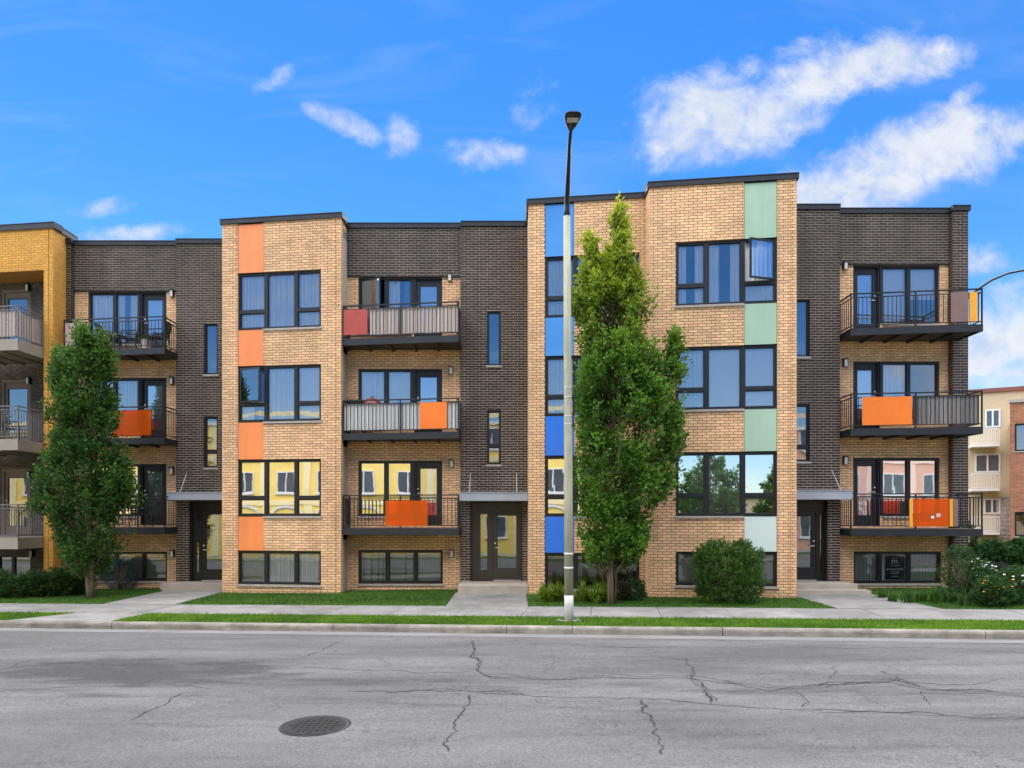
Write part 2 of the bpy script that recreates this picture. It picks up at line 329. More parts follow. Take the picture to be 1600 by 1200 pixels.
# ------------------------------------------------------------------ brickwork
BL, BH, BM = .220, .063, .014      # brick length, height, joint
BRICKMESH = {}
def brick_mesh(material):
    if material.name not in BRICKMESH:
        b = MB(); b.box((-BL/2, -.0, -BH/2), (BL/2, .03, BH/2)); BRICKMESH[material.name] = b.mesh('brick', material)
    return BRICKMESH[material.name]
QUOTA = {}
def brick_wall(bld, w, s0, s1, z0, z1, openings, bm, mm, rm, picks=0, reveal=.16, label=None, region=None, phase=0):
    """recessed mortar bed with reveals, and every brick laid on it in running bond"""
    ss = sorted({s0, s1}|{min(max(x, s0), s1) for o in openings for x in o[:2]}); zs = sorted({z0, z1}|{min(max(x, z0), z1) for o in openings for x in o[2:]})
    b = MB(); rec = -.011
    inside = lambda a, c: any(o[0]-1e-6 <= a <= o[1]+1e-6 and o[2]-1e-6 <= c <= o[3]+1e-6 for o in openings)
    for i in range(len(ss)-1):
        for k in range(len(zs)-1):
            if not inside((ss[i]+ss[i+1])/2, (zs[k]+zs[k+1])/2):
                b.quad(w.p(ss[i], zs[k], rec), w.p(ss[i+1], zs[k], rec), w.p(ss[i+1], zs[k+1], rec), w.p(ss[i], zs[k+1], rec))
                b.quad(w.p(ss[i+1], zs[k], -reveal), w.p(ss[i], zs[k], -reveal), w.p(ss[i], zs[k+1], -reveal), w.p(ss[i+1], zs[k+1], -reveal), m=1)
    for a, c, d, e in openings:
        for (p, q) in (((a, d), (a, e)), ((c, e), (c, d)), ((a, e), (c, e)), ((c, d), (a, d))):
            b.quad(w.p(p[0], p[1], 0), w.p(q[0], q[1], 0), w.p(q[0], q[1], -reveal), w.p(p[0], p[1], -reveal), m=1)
    wall = b.build('wall', [mm, rm], bld)
    if label: wall['label'] = label
    st = MB(); full = []
    bh = .057 if bm is DARK else BH; course = BH+BM; pitch = BL+BM; row = 0; z = z0+BM/2+((-z0) % course) % course-course
    z = math.floor(z0/course)*course
    while z < z1:
        a0, a1 = max(z, z0), min(z+bh, z1)
        if a1-a0 > .008:
            s = s0-(pitch/2 if (row+phase) % 2 else 0)-((s0*0) % pitch)
            while s < s1:
                r = [(max(s, s0+.001), min(s+BL, s1-.001), a0, a1)]
                for o in openings:
                    nr = []
                    for (p, q, c, d) in r:
                        if q <= o[0] or p >= o[1] or d <= o[2] or c >= o[3]: nr.append((p, q, c, d)); continue
                        if p < o[0]: nr.append((p, o[0], c, d))
                        if q > o[1]: nr.append((o[1], q, c, d))
                        if c < o[2]: nr.append((max(p, o[0]), min(q, o[1]), c, o[2]))
                        if d > o[3]: nr.append((max(p, o[0]), min(q, o[1]), o[3], d))
                    r = nr
                for (p, q, c, d) in r:
                    if q-p < .012 or d-c < .008: continue
                    if q-p > BL-.001 and d-c > bh-.001: full.append((p, c))
                    else:
                        o = R.uniform(-.0015, .0015); st.wbox(w, p, q, c, d, -.02, o, 0, skip=(4,))
                s += pitch
        z += course; row += 1
    if picks:
        pool = [f for f in full if (region is None or (region[0] <= f[0] <= region[1] and region[2] <= f[1] <= region[3]))]
        pool.sort(key=lambda f: (abs(f[1]-EYE), f[0])); chosen = set(pool[:picks])
    else: chosen = set()
    me = brick_mesh(bm); rz = w.rot()
    for f in full:
        o = R.uniform(-.0015, .0015)
        if f in chosen:
            ob = bpy.data.objects.new('brick', me); link(ob, wall); ob.location = w.p(f[0]+BL/2, f[1]+bh/2, o); ob.rotation_euler = (0, 0, rz)
        else: st.wbox(w, f[0], f[0]+BL, f[1], f[1]+bh, -.02, o, 0, skip=(4,))
    if st.v:
        so = st.build('brick_courses', bm, wall); so['kind'] = 'stuff'
    return wall
def coping(bld, w, s0, s1, z=11.5, over=.05, th=.15, back=.32):
    b = MB(); b.wbox(w, s0, s1, z-th, z, -back, over); b.wbox(w, s0, s1, z-.018, z+.006, -back-.01, over+.015); return b.build('coping', CAP, bld)

# ------------------------------------------------------------------ windows, doors
def pleats(w, s0, s1, z0, z1, o, amp=.025, per=.11, seed=0, gather=0):
    b = MB(); n = max(6, int((s1-s0)/.018)); rr = random.Random(seed); ph = rr.uniform(0, 6)
    cols = []
    for i in range(n+1):
        s = s0+(s1-s0)*i/n; d = amp*(math.sin(2*math.pi*s/per+ph)+.5*math.sin(2*math.pi*s/(per*.37)+2*ph))
        cols.append((s, d))
    zs = [z0+(z1-z0)*k/4 for k in range(5)]
    for i in range(n):
        for k in range(4):
            sw = lambda s, z: s+gather*math.sin(math.pi*(z-z0)/(z1-z0))
            b.quad(w.p(sw(cols[i][0], zs[k]), zs[k], o+cols[i][1]), w.p(sw(cols[i+1][0], zs[k]), zs[k], o+cols[i+1][1]), w.p(sw(cols[i+1][0], zs[k+1]), zs[k+1], o+cols[i+1][1]), w.p(sw(cols[i][0], zs[k+1]), zs[k+1], o+cols[i][1]))
    return b
SEED = [0]
def dressing(win, w, kind, s0, s1, z0, z1, o=-.175):
    SEED[0] += 1; sd = SEED[0]; rr = random.Random(sd); L = s1-s0
    if kind == 'sheer': pleats(w, s0-.04, s1+.04, z0-.05, z1, o, seed=sd).build('curtain', WHITE, win, True)
    elif kind == 'pair':
        pleats(w, s0-.05, s0+L*rr.uniform(.3, .42), z0-.05, z1, o, seed=sd).build('curtain', WHITE, win, True)
        pleats(w, s1-L*rr.uniform(.3, .42), s1+.05, z0-.05, z1, o, seed=sd+99).build('curtain', WHITE, win, True)
    elif kind == 'left': pleats(w, s0-.05, s0+L*.55, z0-.05, z1, o, seed=sd).build('curtain', WHITE, win, True)
    elif kind == 'right': pleats(w, s1-L*.55, s1+.05, z0-.05, z1, o, seed=sd).build('curtain', WHITE, win, True)
    elif kind == 'bluecurtain': pleats(w, s1-L*.35, s1+.02, z0-.05, z1, o, seed=sd).build('curtain', BLUEF, win, True); pleats(w, s0-.05, s0+L*.5, z0-.05, z1, o-.02, seed=sd+9).build('curtain', WHITE, win, True)
    elif kind in ('vblind', 'vopen'):
        b = MB(); s = s0
        while s < s1-.03:
            t = .012 if kind == 'vblind' else .035
            c = s+.045; b.hexa([w.p(c-.043, z0-.02, o+t), w.p(c+.043, z0-.02, o-t), w.p(c+.043, z0-.02, o-t-.003), w.p(c-.043, z0-.02, o+t-.003),
                    w.p(c-.043, z1, o+t), w.p(c+.043, z1, o-t), w.p(c+.043, z1, o-t-.003), w.p(c-.043, z1, o+t-.003)])
            s += .088 if kind == 'vblind' else rr.choice([.075, .09, .14])
        b.build('blind', GREYF, win)
    elif kind in ('roller', 'rollerhalf', 'lowblind'):
        za = z0-.03 if kind == 'roller' else z0+(z1-z0)*(.45 if kind == 'rollerhalf' else .7)
        b = MB(); b.wbox(w, s0-.02, s1+.02, za, z1+.02, o-.004, o); b.wbox(w, s0-.02, s1+.02, za-.03, za, o-.014, o+.01); b.build('roller_blind', WHITE, win)
def window(bld, w, s0, s1, z0, z1, cols, trans=None, dress=None, inset=.05, sill=True, openv=None, gl=None, bar=.06, mull=.055, label=None, cut=()):
    """frame (the window itself) > pane, sash, sill, curtain; cols = inner column edges, trans = z of transoms per column (or None)"""
    gl = gl or GLASS
    b = MB(); fo, fi = -inset, -inset-.085
    edges = [s0]+list(cols)+[s1]; n = len(edges)-1; trans = trans or [None]*n; dress = dress or [None]*n
    b.wbox(w, s0, s1, z1-bar, z1, fi, fo); b.wbox(w, s0, s1, z0, z0+bar, fi, fo)
    b.wbox(w, s0, s0+bar, z0+bar, z1-bar, fi, fo); b.wbox(w, s1-bar, s1, z0+bar, z1-bar, fi, fo)
    for e in edges[1:-1]: b.wbox(w, e-mull, e+mull, z0+bar, z1-bar, fi, fo)
    cells = []
    for i in range(n):
        a = edges[i]+(bar if i == 0 else mull); c = edges[i+1]-(bar if i == n-1 else mull)
        if trans[i] is not None:
            t = trans[i]; b.wbox(w, a, c, t-.05, t+.05, fi, fo); cells += [(i, 0, a, c, z0+bar, t-.05), (i, 1, a, c, t+.05, z1-bar)]
        else: cells.append((i, 0, a, c, z0+bar, z1-bar))
    win = b.build('window', FRAME, bld)
    if label: win['label'] = label
    for (i, k, a, c, d, e) in cells:
        if openv and openv[:2] == (i, k):
            mode = openv[2]
            # outward-opening casement: an Empty-free sash, hinged on the side given
            ang = math.radians(openv[3]); hinge = a if mode == 'L' else c; width = c-a
            wdir = w.e if mode == 'L' else -w.e
            out = w.n
            dirv = wdir*math.cos(ang)+out*math.sin(ang)
            A = w.p(hinge, 0, fo+.005); B = A+dirv*width
            sw = Wall((A.x, A.y), (B.x, B.y)) if mode == 'L' else Wall((B.x, B.y), (A.x, A.y))
            sb = MB(); t = .05
            sb.wbox(sw, 0, width, e-t, e, -.02, .02); sb.wbox(sw, 0, width, d, d+t, -.02, .02); sb.wbox(sw, 0, t, d+t, e-t, -.02, .02); sb.wbox(sw, width-t, width, d+t, e-t, -.02, .02)
            sb.build('open_sash', FRAME, win)
            gb = MB(); gb.wbox(sw, t, width-t, d+t, e-t, -.004, .004); gb.build('pane', gl, win)
            # pale inner stop of the open frame
            ib = MB(); ib.wbox(w, a, a+.018, d, e, fi, fo-.01); ib.wbox(w, a+.018, c, d, d+.018, fi, fo-.01); ib.build('inner_stop', SILL, win)
            continue
        g = MB(); jx = R.uniform(-.0012, .0012)
        o = fo-.05
        g.hexa([w.p(a, d, o+jx), w.p(c, d, o-jx), w.p(c, d, o-jx-.006), w.p(a, d, o+jx-.006), w.p(a, e, o+jx*.4), w.p(c, e, o-jx*.4), w.p(c, e, o-jx*.4-.006), w.p(a, e, o+jx*.4-.006)], skip=(4,))
        g.build('pane', gl, win)
        lb = MB(); t = .022     # slim glazing bead
        lb.wbox(w, a, c, e-t, e, o, o+.018); lb.wbox(w, a, c, d, d+t, o, o+.018); lb.wbox(w, a, a+t, d+t, e-t, o, o+.018); lb.wbox(w, c-t, c, d+t, e-t, o, o+.018)
        lb.build('glazing_bead', CAP, win)
    for i in range(n):
        if dress[i]: dressing(win, w, dress[i], edges[i]+.03, edges[i+1]-.03, z0+.04, z1-.04)
    if sill:
        sb = MB(); ss0, ss1 = sill if isinstance(sill, tuple) else (s0-.03, s1+.03)
        sb.wbox(w, ss0, ss1, z0-.062, z0-.002, -.14, .045); sb.build('sill', SILL, win)
    return win
def panel(bld, w, s0, s1, z0, z1, m, label=None):
    b = MB(); b.wbox(w, s0+.012, s1-.012, z0+.012, z1-.012, -.1, -.012)
    o = b.build('colour_panel', m, bld)
    f = MB(); f.wbox(w, s0, s1, z0, z1, -.13, -.06); f.build('panel_backing', FRAME, o)
    if label: o['label'] = label
    return o
def glazed_door(bld, w, s0, s1, z0, z1, m=None, hinge='R', inset=.1, dress=None, pane=(.19, .19, .30, .17), label=None, handle=True, gl=None):
    m = m or FRAME; b = MB(); l, r, bt, tp = pane
    a, c = s0+l*.6, s1-r*.6
    b.wbox(w, s0, a, z0, z1, -inset-.06, -inset); b.wbox(w, c, s1, z0, z1, -inset-.06, -inset); b.wbox(w, a, c, z1-tp, z1, -inset-.06, -inset); b.wbox(w, a, c, z0, z0+bt, -inset-.06, -inset)
    d = b.build('door', m, bld)
    g = MB(); g.wbox(w, a, c, z0+bt, z1-tp, -inset-.036, -inset-.03); g.build('pane', gl or GLASS, d)
    t = .02; lb = MB(); o = -inset-.03
    lb.wbox(w, a, c, z1-tp-t, z1-tp, o, o+.018); lb.wbox(w, a, c, z0+bt, z0+bt+t, o, o+.018); lb.wbox(w, a, a+t, z0+bt+t, z1-tp-t, o, o+.018); lb.wbox(w, c-t, c, z0+bt+t, z1-tp-t, o, o+.018)
    lb.build('glazing_bead', CAP, d)
    if handle:
        h = MB(); s = s0+.06 if hinge == 'R' else s1-.06
        h.tube([w.p(s, z0+1.0, -inset), w.p(s, z0+1.0, -inset+.05), w.p(s+(.03 if hinge == 'R' else -.03), z0+1.0, -inset+.058), w.p(s+(.12 if hinge == 'R' else -.12), z0+1.0, -inset+.055)], .013, 8)
        h.build('handle', LENS, d); h = MB(); h.tube([w.p(s, z0+1.14, -inset), w.p(s, z0+1.14, -inset+.02)], .025, 10); h.build('lock', LENS, d)
    if dress: dressing(d, w, dress, a, c, z0+bt, z1-tp)
    if label: d['label'] = label
    return d
def wall_light(bld, w, px, py):
    s = w.s(px); z = w.z(px, py); b = MB()
    b.wbox(w, s-.06, s+.06, z-.11, z+.13, 0, .03); b.wbox(w, s-.065, s+.065, z+.10, z+.135, .03, .15); b.wbox(w, s-.06, s-.045, z-.1, z+.1, .03, .13); b.wbox(w, s+.045, s+.06, z-.1, z+.1, .03, .13)
    o = b.build('wall_light', CAP, bld)
    l = MB(); l.wbox(w, s-.045, s+.045, z-.1, z+.1, .03, .125); l.build('lens', LENS, o)

# ------------------------------------------------------------------ balconies
BAL = {}
def baluster_mesh(h, m):
    k = (round(h, 3), m.name)
    if k not in BAL:
        b = MB(); b.box((-.008, -.008, 0), (.008, .008, h)); BAL[k] = b.mesh('baluster', m)
    return BAL[k]
def balcony(bld, A, B, wy, z, th=.2, iron=None, fascia=None, extras=(), rail=1.0, sides='LR', label=None, pitch=.112):
    iron = iron or IRON; fascia = fascia or CAP
    b = MB(); b.prism([(A[0]+.03, wy), (A[0]+.03, A[1]+.03), (B[0]-.03, B[1]+.03), (B[0]-.03, wy)], z-th+.03, z-.03)
    F = Wall(A, B)
    b.wbox(F, 0, F.len, z-th, z, -.05, 0)                                                    # front channel
    b.box((A[0], A[1]+.051, z-th), (A[0]+.05, wy, z)); b.box((B[0]-.05, B[1]+.051, z-th), (B[0], wy, z))
    n = int((B[0]-A[0])/.6)
    for i in range(1, n):
        x = A[0]+(B[0]-A[0])*i/n; y = A[1]+(B[1]-A[1])*i/n; b.box((x-.03, y+.06, z-th-.02), (x+.03, wy, z-th+.03))   # joists under the deck
    bal = b.build('balcony', fascia, bld)
    if label: bal['label'] = label
    d = MB(); k = max(4, int((wy-min(A[1], B[1]))/.14))
    for i in range(k):
        f0, f1 = i/k, (i+1)/k-.05
        ya = lambda f: (A[1]+.06+(wy-.02-A[1]-.06)*f, B[1]+.06+(wy-.02-B[1]-.06)*f)
        y0, y1 = ya(f0), ya(f1); d.hexa([(A[0]+.05, y0[0], z-.03), (B[0]-.05, y0[1], z-.03), (B[0]-.05, y1[1], z-.03), (A[0]+.05, y1[0], z-.03), (A[0]+.05, y0[0], z+.002), (B[0]-.05, y0[1], z+.002), (B[0]-.05, y1[1], z+.002), (A[0]+.05, y1[0], z+.002)])
    d.build('decking', SLATG, bal)
    runs = []
    Lw = Wall((A[0]+.02, wy-.03), (A[0]+.02, A[1])); Rw = Wall((B[0]-.02, B[1]), (B[0]-.02, wy-.03))
    if 'L' in sides: runs.append(Lw)
    runs.append(F)
    if 'R' in sides: runs.append(Rw)
    for w in runs:
        for nm_, h0_, h1_, o0_, o1_ in (('top_rail', rail-.035, rail, -.05, -.01), ('middle_rail', rail-.135, rail-.11, -.042, -.018), ('bottom_rail', .07, .095, -.042, -.018)):
            r = MB(); r.wbox(w, 0, w.len, z+h0_, z+h1_, o0_, o1_); r.build(nm_, iron, bal)
        np_ = 2 if w is F and w.len > 2.4 else 1
        for i in range(np_+1):
            if w is not F and i == (np_ if w is Lw else 0): continue
            s = .018+(w.len-.036)*i/np_; pb = MB(); pb.wbox(w, s-.018, s+.018, z-.1, z+rail-.036, -.048, -.012); pb.build('post', iron, bal)
        nb = int(w.len/pitch); h = rail-.135-.095; me = baluster_mesh(h, iron)
        for i in range(1, nb):
            q = w.p(w.len*i/nb, z+.095, -.03); o = bpy.data.objects.new('baluster', me); link(o, bal); o.location = q; o.rotation_euler = (0, 0, w.rot())
    SM = {}
    for ex in extras:
        kind, px0, px1, m = ex[:4]; w = F
        if kind == 'board' or kind == 'inner':
            o = -.06 if kind == 'inner' else .006
            p0, p1 = F.s(px0), F.s(px1); z0_, z1_ = (ex[4] if len(ex) > 4 else (.09, .86))
            pb = MB(); pb.wbox(F, p0, p1, z+z0_, z+z1_, o-.014, o); po = pb.build('privacy_panel', m, bal)
            if len(ex) > 5: po['label'] = ex[5]
        elif kind == 'slats' or kind == 'sideslats':
            w = F if kind == 'slats' else Rw
            p0, p1 = (F.s(px0), F.s(px1)) if kind == 'slats' else (px0, px1)
            h0, h1 = ex[4] if len(ex) > 4 else (.10, .88)
            s = p0; wd = ex[5] if len(ex) > 5 else .085
            key = (m.name, wd, h1-h0)
            if key not in SM:
                sb = MB(); sb.box((-wd/2+.004, -.006, 0), (wd/2-.004, .006, h1-h0)); SM[key] = sb.mesh('slat', m)
            while s < p1-wd*.5:
                so = bpy.data.objects.new('slat', SM[key]); link(so, bal)
                q = w.p(s+wd/2, z+h0+R.uniform(-.012, .012), -.072+R.uniform(-.006, .006)); so.location = q; so.rotation_euler = (0, R.uniform(-.006, .006), w.rot()+R.uniform(-.08, .08)); s += wd
    return bal

# ------------------------------------------------------------------ site grade and street frame
M = .135
TH = math.atan(M); E1 = Vector((math.cos(TH), -math.sin(TH))); E2 = Vector((math.sin(TH), math.cos(TH))); K0 = Vector((0, 14.3))
def W2(s, t): q = K0+E1*s+E2*t; return (q.x, q.y)
def gz(x, y=0): return .18+.011*max(-40, min(40, x))
def ground_pt(px, py, drop=0.0):
    d = 15.0
    for _ in range(30):
        x = (px-HX)*d/FP; d = (EYE-(gz(x)+drop))*FP/(py-HY)
    return ((px-HX)*d/FP, d)
def sheet(name, poly, zf, m, label=None, kind='structure', parent=None):
    b = MB(); b.quad(*[(x, y, zf(x, y)) for x, y in poly]); o = b.build(name, m, parent)
    if parent is None: tag(o, label, None, kind=kind)
    return o
#SPLIT1
# ------------------------------------------------------------------ ground, road, pavements
def strip(name, t0, t1, zf, m, s0=-95, s1=95, step=5, label=None, parent=None):
    b = MB(); k = int((s1-s0)/step)
    for i in range(k):
        a, c = s0+(s1-s0)*i/k, s0+(s1-s0)*(i+1)/k
        P = [W2(a, t0), W2(c, t0), W2(c, t1), W2(a, t1)]; b.quad(*[(x, y, zf(x, y)) for x, y in P])
    o = b.build(name, m, parent)
    if parent is None: tag(o, label, kind='structure')
    return o
def road_material():
    m = bpy.data.materials.new('worn_asphalt'); m.use_nodes = True; nt = m.node_tree; N = nt.nodes; L = nt.links; b = N['Principled BSDF']; b.inputs['Roughness'].default_value = .93; b.inputs['Specular IOR Level'].default_value = .2
    geo = N.new('ShaderNodeNewGeometry')
    def nz(sc, det=6, rough=.6, st=None, dist=0):
        n = N.new('ShaderNodeTexNoise'); n.inputs['Scale'].default_value = sc; n.inputs['Detail'].default_value = det; n.inputs['Roughness'].default_value = rough; n.inputs['Distortion'].default_value = dist
        v = geo.outputs['Position']
        if st:
            mp = N.new('ShaderNodeMapping'); mp.inputs['Rotation'].default_value = (0, 0, TH); mp.inputs['Scale'].default_value = st; L.new(v, mp.inputs[0]); v = mp.outputs[0]
        L.new(v, n.inputs['Vector']); return n.outputs[0]
    def mth(op, a, c):
        n = N.new('ShaderNodeMath'); n.operation = op
        for i, x in enumerate((a, c)):
            if isinstance(x, (int, float)): n.inputs[i].default_value = x
            else: L.new(x, n.inputs[i])
        return n.outputs[0]
    def rng(x, a, c, d=0, e=1):
        n = N.new('ShaderNodeMapRange'); n.inputs[1].default_value = a; n.inputs[2].default_value = c; n.inputs[3].default_value = d; n.inputs[4].default_value = e; L.new(x, n.inputs[0]); return n.outputs[0]
    def mixc(f, a, c):
        n = N.new('ShaderNodeMix'); n.data_type = 'RGBA'
        L.new(f, n.inputs[0])
        for i, x in ((6, a), (7, c)):
            if isinstance(x, tuple): n.inputs[i].default_value = (*x, 1)
            else: L.new(x, n.inputs[i])
        return n.outputs[2]
    big = rng(nz(.55, 8, .6, (.35, 1.3, 1)), .35, .68)
    c = mixc(big, (.088, .085, .080), (.150, .146, .139))
    fine = mth('MULTIPLY', rng(nz(120, 3, .7), .3, .7, .5, 1.4), rng(nz(34, 3, .8), .3, .7, .66, 1.3)); mid = rng(nz(9, 8, .7), .3, .7, .88, 1.1)
    # old oil-dark repair area left of the lane: shape distorted by noise
    sep = N.new('ShaderNodeSeparateXYZ'); mp = N.new('ShaderNodeMapping'); mp.vector_type = 'TEXTURE'
    cx, cy = ground_pt(215, 1048, -.15); mp.inputs['Location'].default_value = (cx, cy, 0); mp.inputs['Rotation'].default_value = (0, 0, -TH); mp.inputs['Scale'].default_value = (2.9, 1.05, 1)
    L.new(geo.outputs['Position'], mp.inputs[0]); L.new(mp.outputs[0], sep.inputs[0])
    r2 = mth('ADD', mth('MULTIPLY', sep.outputs[0], sep.outputs[0]), mth('MULTIPLY', sep.outputs[1], sep.outputs[1]))
    st = rng(mth('ADD', mth('SUBTRACT', 1.0, r2), mth('MULTIPLY', mth('SUBTRACT', nz(1.5, 8, .65, (.6, 1.6, 1), .6), .5), 3.6)), 0, .75)
    c = mixc(mth('MULTIPLY', st, .8), c, (.042, .042, .043))
    # longitudinal wheel wear
    wear = rng(nz(1.1, 7, .65, (.18, 2.2, 1), .3), .55, .75); c = mixc(mth('MULTIPLY', wear, .6), c, (.062, .062, .063))
    st3 = N.new('ShaderNodeVectorMath'); st3.operation = 'DOT_PRODUCT'; st3.inputs[1].default_value = (E2.x, E2.y, 0); L.new(geo.outputs['Position'], st3.inputs[0])
    tt = mth('SUBTRACT', st3.outputs['Value'], K0.dot(E2)); jag = mth('MULTIPLY', mth('SUBTRACT', nz(.9, 7, .65, (.5, 1.2, 1)), .5), 1.5)
    for t0, wd, k in ((-4.35, .42, .95), (-5.35, .22, .8), (-2.2, .25, .55), (-6.6, .25, .5), (-3.3, .2, .5)):
        dd = mth('ABSOLUTE', mth('ADD', mth('SUBTRACT', tt, t0), jag), 0.0)
        band = mth('MULTIPLY', rng(dd, 0, wd, 1, 0), rng(nz(1.4, 8, .7, (.3, 2.0, 1), .5), .42, .66)); c = mixc(mth('MULTIPLY', band, k), c, (.045, .045, .046))
    # fine crazing
    vo = N.new('ShaderNodeTexVoronoi'); vo.feature = 'DISTANCE_TO_EDGE'; vo.inputs['Scale'].default_value = 2.6
    ds = N.new('ShaderNodeVectorMath'); ds.operation = 'ADD'; nn = N.new('ShaderNodeTexNoise'); nn.inputs['Scale'].default_value = 3; nn.inputs['Detail'].default_value = 6; L.new(geo.outputs['Position'], nn.inputs['Vector'])
    L.new(geo.outputs['Position'], ds.inputs[0]); L.new(nn.outputs['Color'], ds.inputs[1]); L.new(ds.outputs[0], vo.inputs['Vector'])
    cr = rng(vo.outputs[0], 0, .03, 1, 0); gate = rng(nz(.7, 4, .6), .5, .62)
    c = mixc(mth('MULTIPLY', mth('MULTIPLY', cr, gate), .75), c, (.03, .03, .03))
    vm = N.new('ShaderNodeMix'); vm.data_type = 'RGBA'; vm.blend_type = 'MULTIPLY'; vm.inputs[0].default_value = 1; L.new(c, vm.inputs[6])
    cb = N.new('ShaderNodeCombineColor'); k = mth('MULTIPLY', fine, mid)
    for i in range(3): L.new(k, cb.inputs[i])
    L.new(cb.outputs[0], vm.inputs[7]); L.new(vm.outputs[2], b.inputs['Base Color'])
    bp = N.new('ShaderNodeBump'); bp.inputs['Strength'].default_value = .35; bp.inputs['Distance'].default_value = .006; L.new(nz(90, 4, .7), bp.inputs['Height']); L.new(bp.outputs[0], b.inputs['Normal'])
    return m
ASPH = road_material()
GUT = mat('gutter_concrete', (.205, .20, .19), (.14, .136, .13), .93, 1.2, detail=10, bump=.3, bscale=60, stretch=(.6, 2, 1))
CRACK = mat('crack', (.018, .018, .018), (.045, .045, .045), 1, 4)
b = MB(); g0 = [-900, -300, -120, -40, 0, 40, 120, 300, 900]
for i in range(8):
    for k in range(8):
        P = [(g0[i], g0[k]), (g0[i+1], g0[k]), (g0[i+1], g0[k+1]), (g0[i], g0[k+1])]; b.quad(*[(x, y, gz(x)-.45) for x, y in P])
tag(b.build('ground', GRASSB), 'wide ground of the neighbourhood under everything', kind='structure')
road = strip('road', -11.3, 0, lambda x, y: gz(x)-.15, ASPH, label='worn grey asphalt road with cracks in the foreground')
strip('gutter', -.40, .0, lambda x, y: gz(x)-.146, GUT, parent=road)
def crack(px, w=.012, amp=.05):
    pts = [Vector(ground_pt(a, c, -.15)) for a, c in px]
    for lev in range(5):
        q = [pts[0]]
        for a, c in zip(pts, pts[1:]):
            d = c-a; n = Vector((-d.y, d.x)); q += [(a+c)/2+n*R.uniform(-.16, .16)*(1 if lev else .6), c]
        pts = q
        if (pts[1]-pts[0]).length < .03: break
    b = MB(); zz = .0022
    prev = None
    for i, p in enumerate(pts):
        d = (pts[min(i+1, len(pts)-1)]-pts[max(i-1, 0)]).normalized(); n = Vector((-d.y, d.x)); ww = w*(.35+1.1*abs(noise.noise(Vector((p.x*2.1, p.y*2.1, 3)))))*min(1, .25+min(i, len(pts)-1-i)*.3)
        cur = (p+n*ww, p-n*ww)
        if prev: b.quad(*[(v.x, v.y, gz(v.x)-.15+zz) for v in (prev[1], cur[1], cur[0], prev[0])])
        prev = cur
    b.build('crack', CRACK, road)
for px, w in [([(740, 1001), (742, 1014), (735, 1025), (752, 1035), (744, 1048), (766, 1058), (800, 1060)], .022), ([(470, 1043), (560, 1047), (640, 1050), (744, 1048)], .014),
              ([(540, 1079), (650, 1078), (740, 1080), (810, 1078)], .02), ([(600, 1083), (700, 1076), (760, 1084), (830, 1086)], .014), ([(736, 1086), (724, 1112), (712, 1135)], .018), ([(286, 1084), (245, 1105), (200, 1126)], .02),
              ([(530, 1002), (502, 1018), (470, 1028)], .012), ([(800, 1058), (860, 1062), (940, 1058), (1080, 1060), (1140, 1068), (1220, 1076), (1300, 1066), (1400, 1068), (1450, 1078), (1540, 1078), (1605, 1090)], .022),
              ([(1130, 1064), (1200, 1080), (1290, 1074), (1340, 1066), (1400, 1062), (1440, 1074)], .016), ([(1068, 1028), (1083, 1045), (1078, 1058), (1103, 1078), (1114, 1097)], .018), ([(780, 1083), (900, 1090), (1010, 1092), (1100, 1100), (1250, 1110), (1400, 1114), (1605, 1121)], .015),
              ([(1003, 1093), (1008, 1114), (1024, 1136)], .02), ([(1244, 1078), (1258, 1106)], .014), ([(1440, 1080), (1453, 1102)], .014), ([(1308, 1040), (1300, 1062)], .012), ([(820, 1005), (900, 1007), (1010, 1012), (1180, 1008), (1400, 1012), (1605, 1021)], .009),
              ([(-5, 1050), (50, 1031)], .014), ([(0, 1078), (120, 1072), (260, 1070), (330, 1076)], .014), ([(1005, 1020), (1070, 1032)], .008), ([(1380, 1048), (1420, 1066), (1500, 1070), (1560, 1062)], .014), ([(700, 1175), (712, 1133)], .016), ([(1024, 1136), (1034, 1180)], .016)]:
    crack(px, w*1.1)
    if len(px) > 4:      # finer companion fractures beside the main one
        for _ in range(2): crack([(a+R.uniform(-5, 5), c+R.uniform(-5, 5)) for a, c in px[R.randint(0, max(0, len(px)-3)):]], w*.45)
def slabrow(name, t0, t1, s0, s1, pitch, m, th=.12, top=0.0, label=None, gap=.012):
    n = int(round((s1-s0)/pitch)); base = MB(); P = [W2(s0, t0+.02), W2(s1, t0+.02), W2(s1, t1-.02), W2(s0, t1-.02)]
    base.quad(*[(x, y, gz(x)+top-.03) for x, y in P]); root = base.build(name, SOIL); tag(root, label, kind='structure')
    for i in range(n):
        a = s0+(s1-s0)*i/n+gap/2; c = s0+(s1-s0)*(i+1)/n-gap/2; dz = R.uniform(-.004, .004)
        b = MB(); b.prism([W2(a, t0), W2(c, t0), W2(c, t1), W2(a, t1)], lambda x, y: gz(x)+top-th, lambda x, y: gz(x)+top+dz); b.build('slab', m, root)
    return root
slabrow('sidewalk', 1.40, 3.17, -31, 31, 1.55, CONC, label='pale concrete sidewalk of square slabs along the street')
kerb = MB(); kerb.quad(*[(x, y, gz(x)-.2) for x, y in (W2(-30, .02), W2(30, .02), W2(30, .12), W2(-30, .12))]); kerb = tag(kerb.build('kerb', SOIL), 'concrete kerb of long stones between road and grass', kind='structure')
J = [-30, -24, -18.5, -13.2, -8.9, -3.8, -.12, 1.22, 4.15, 8.9, 13.6, 18.6, 24, 30]
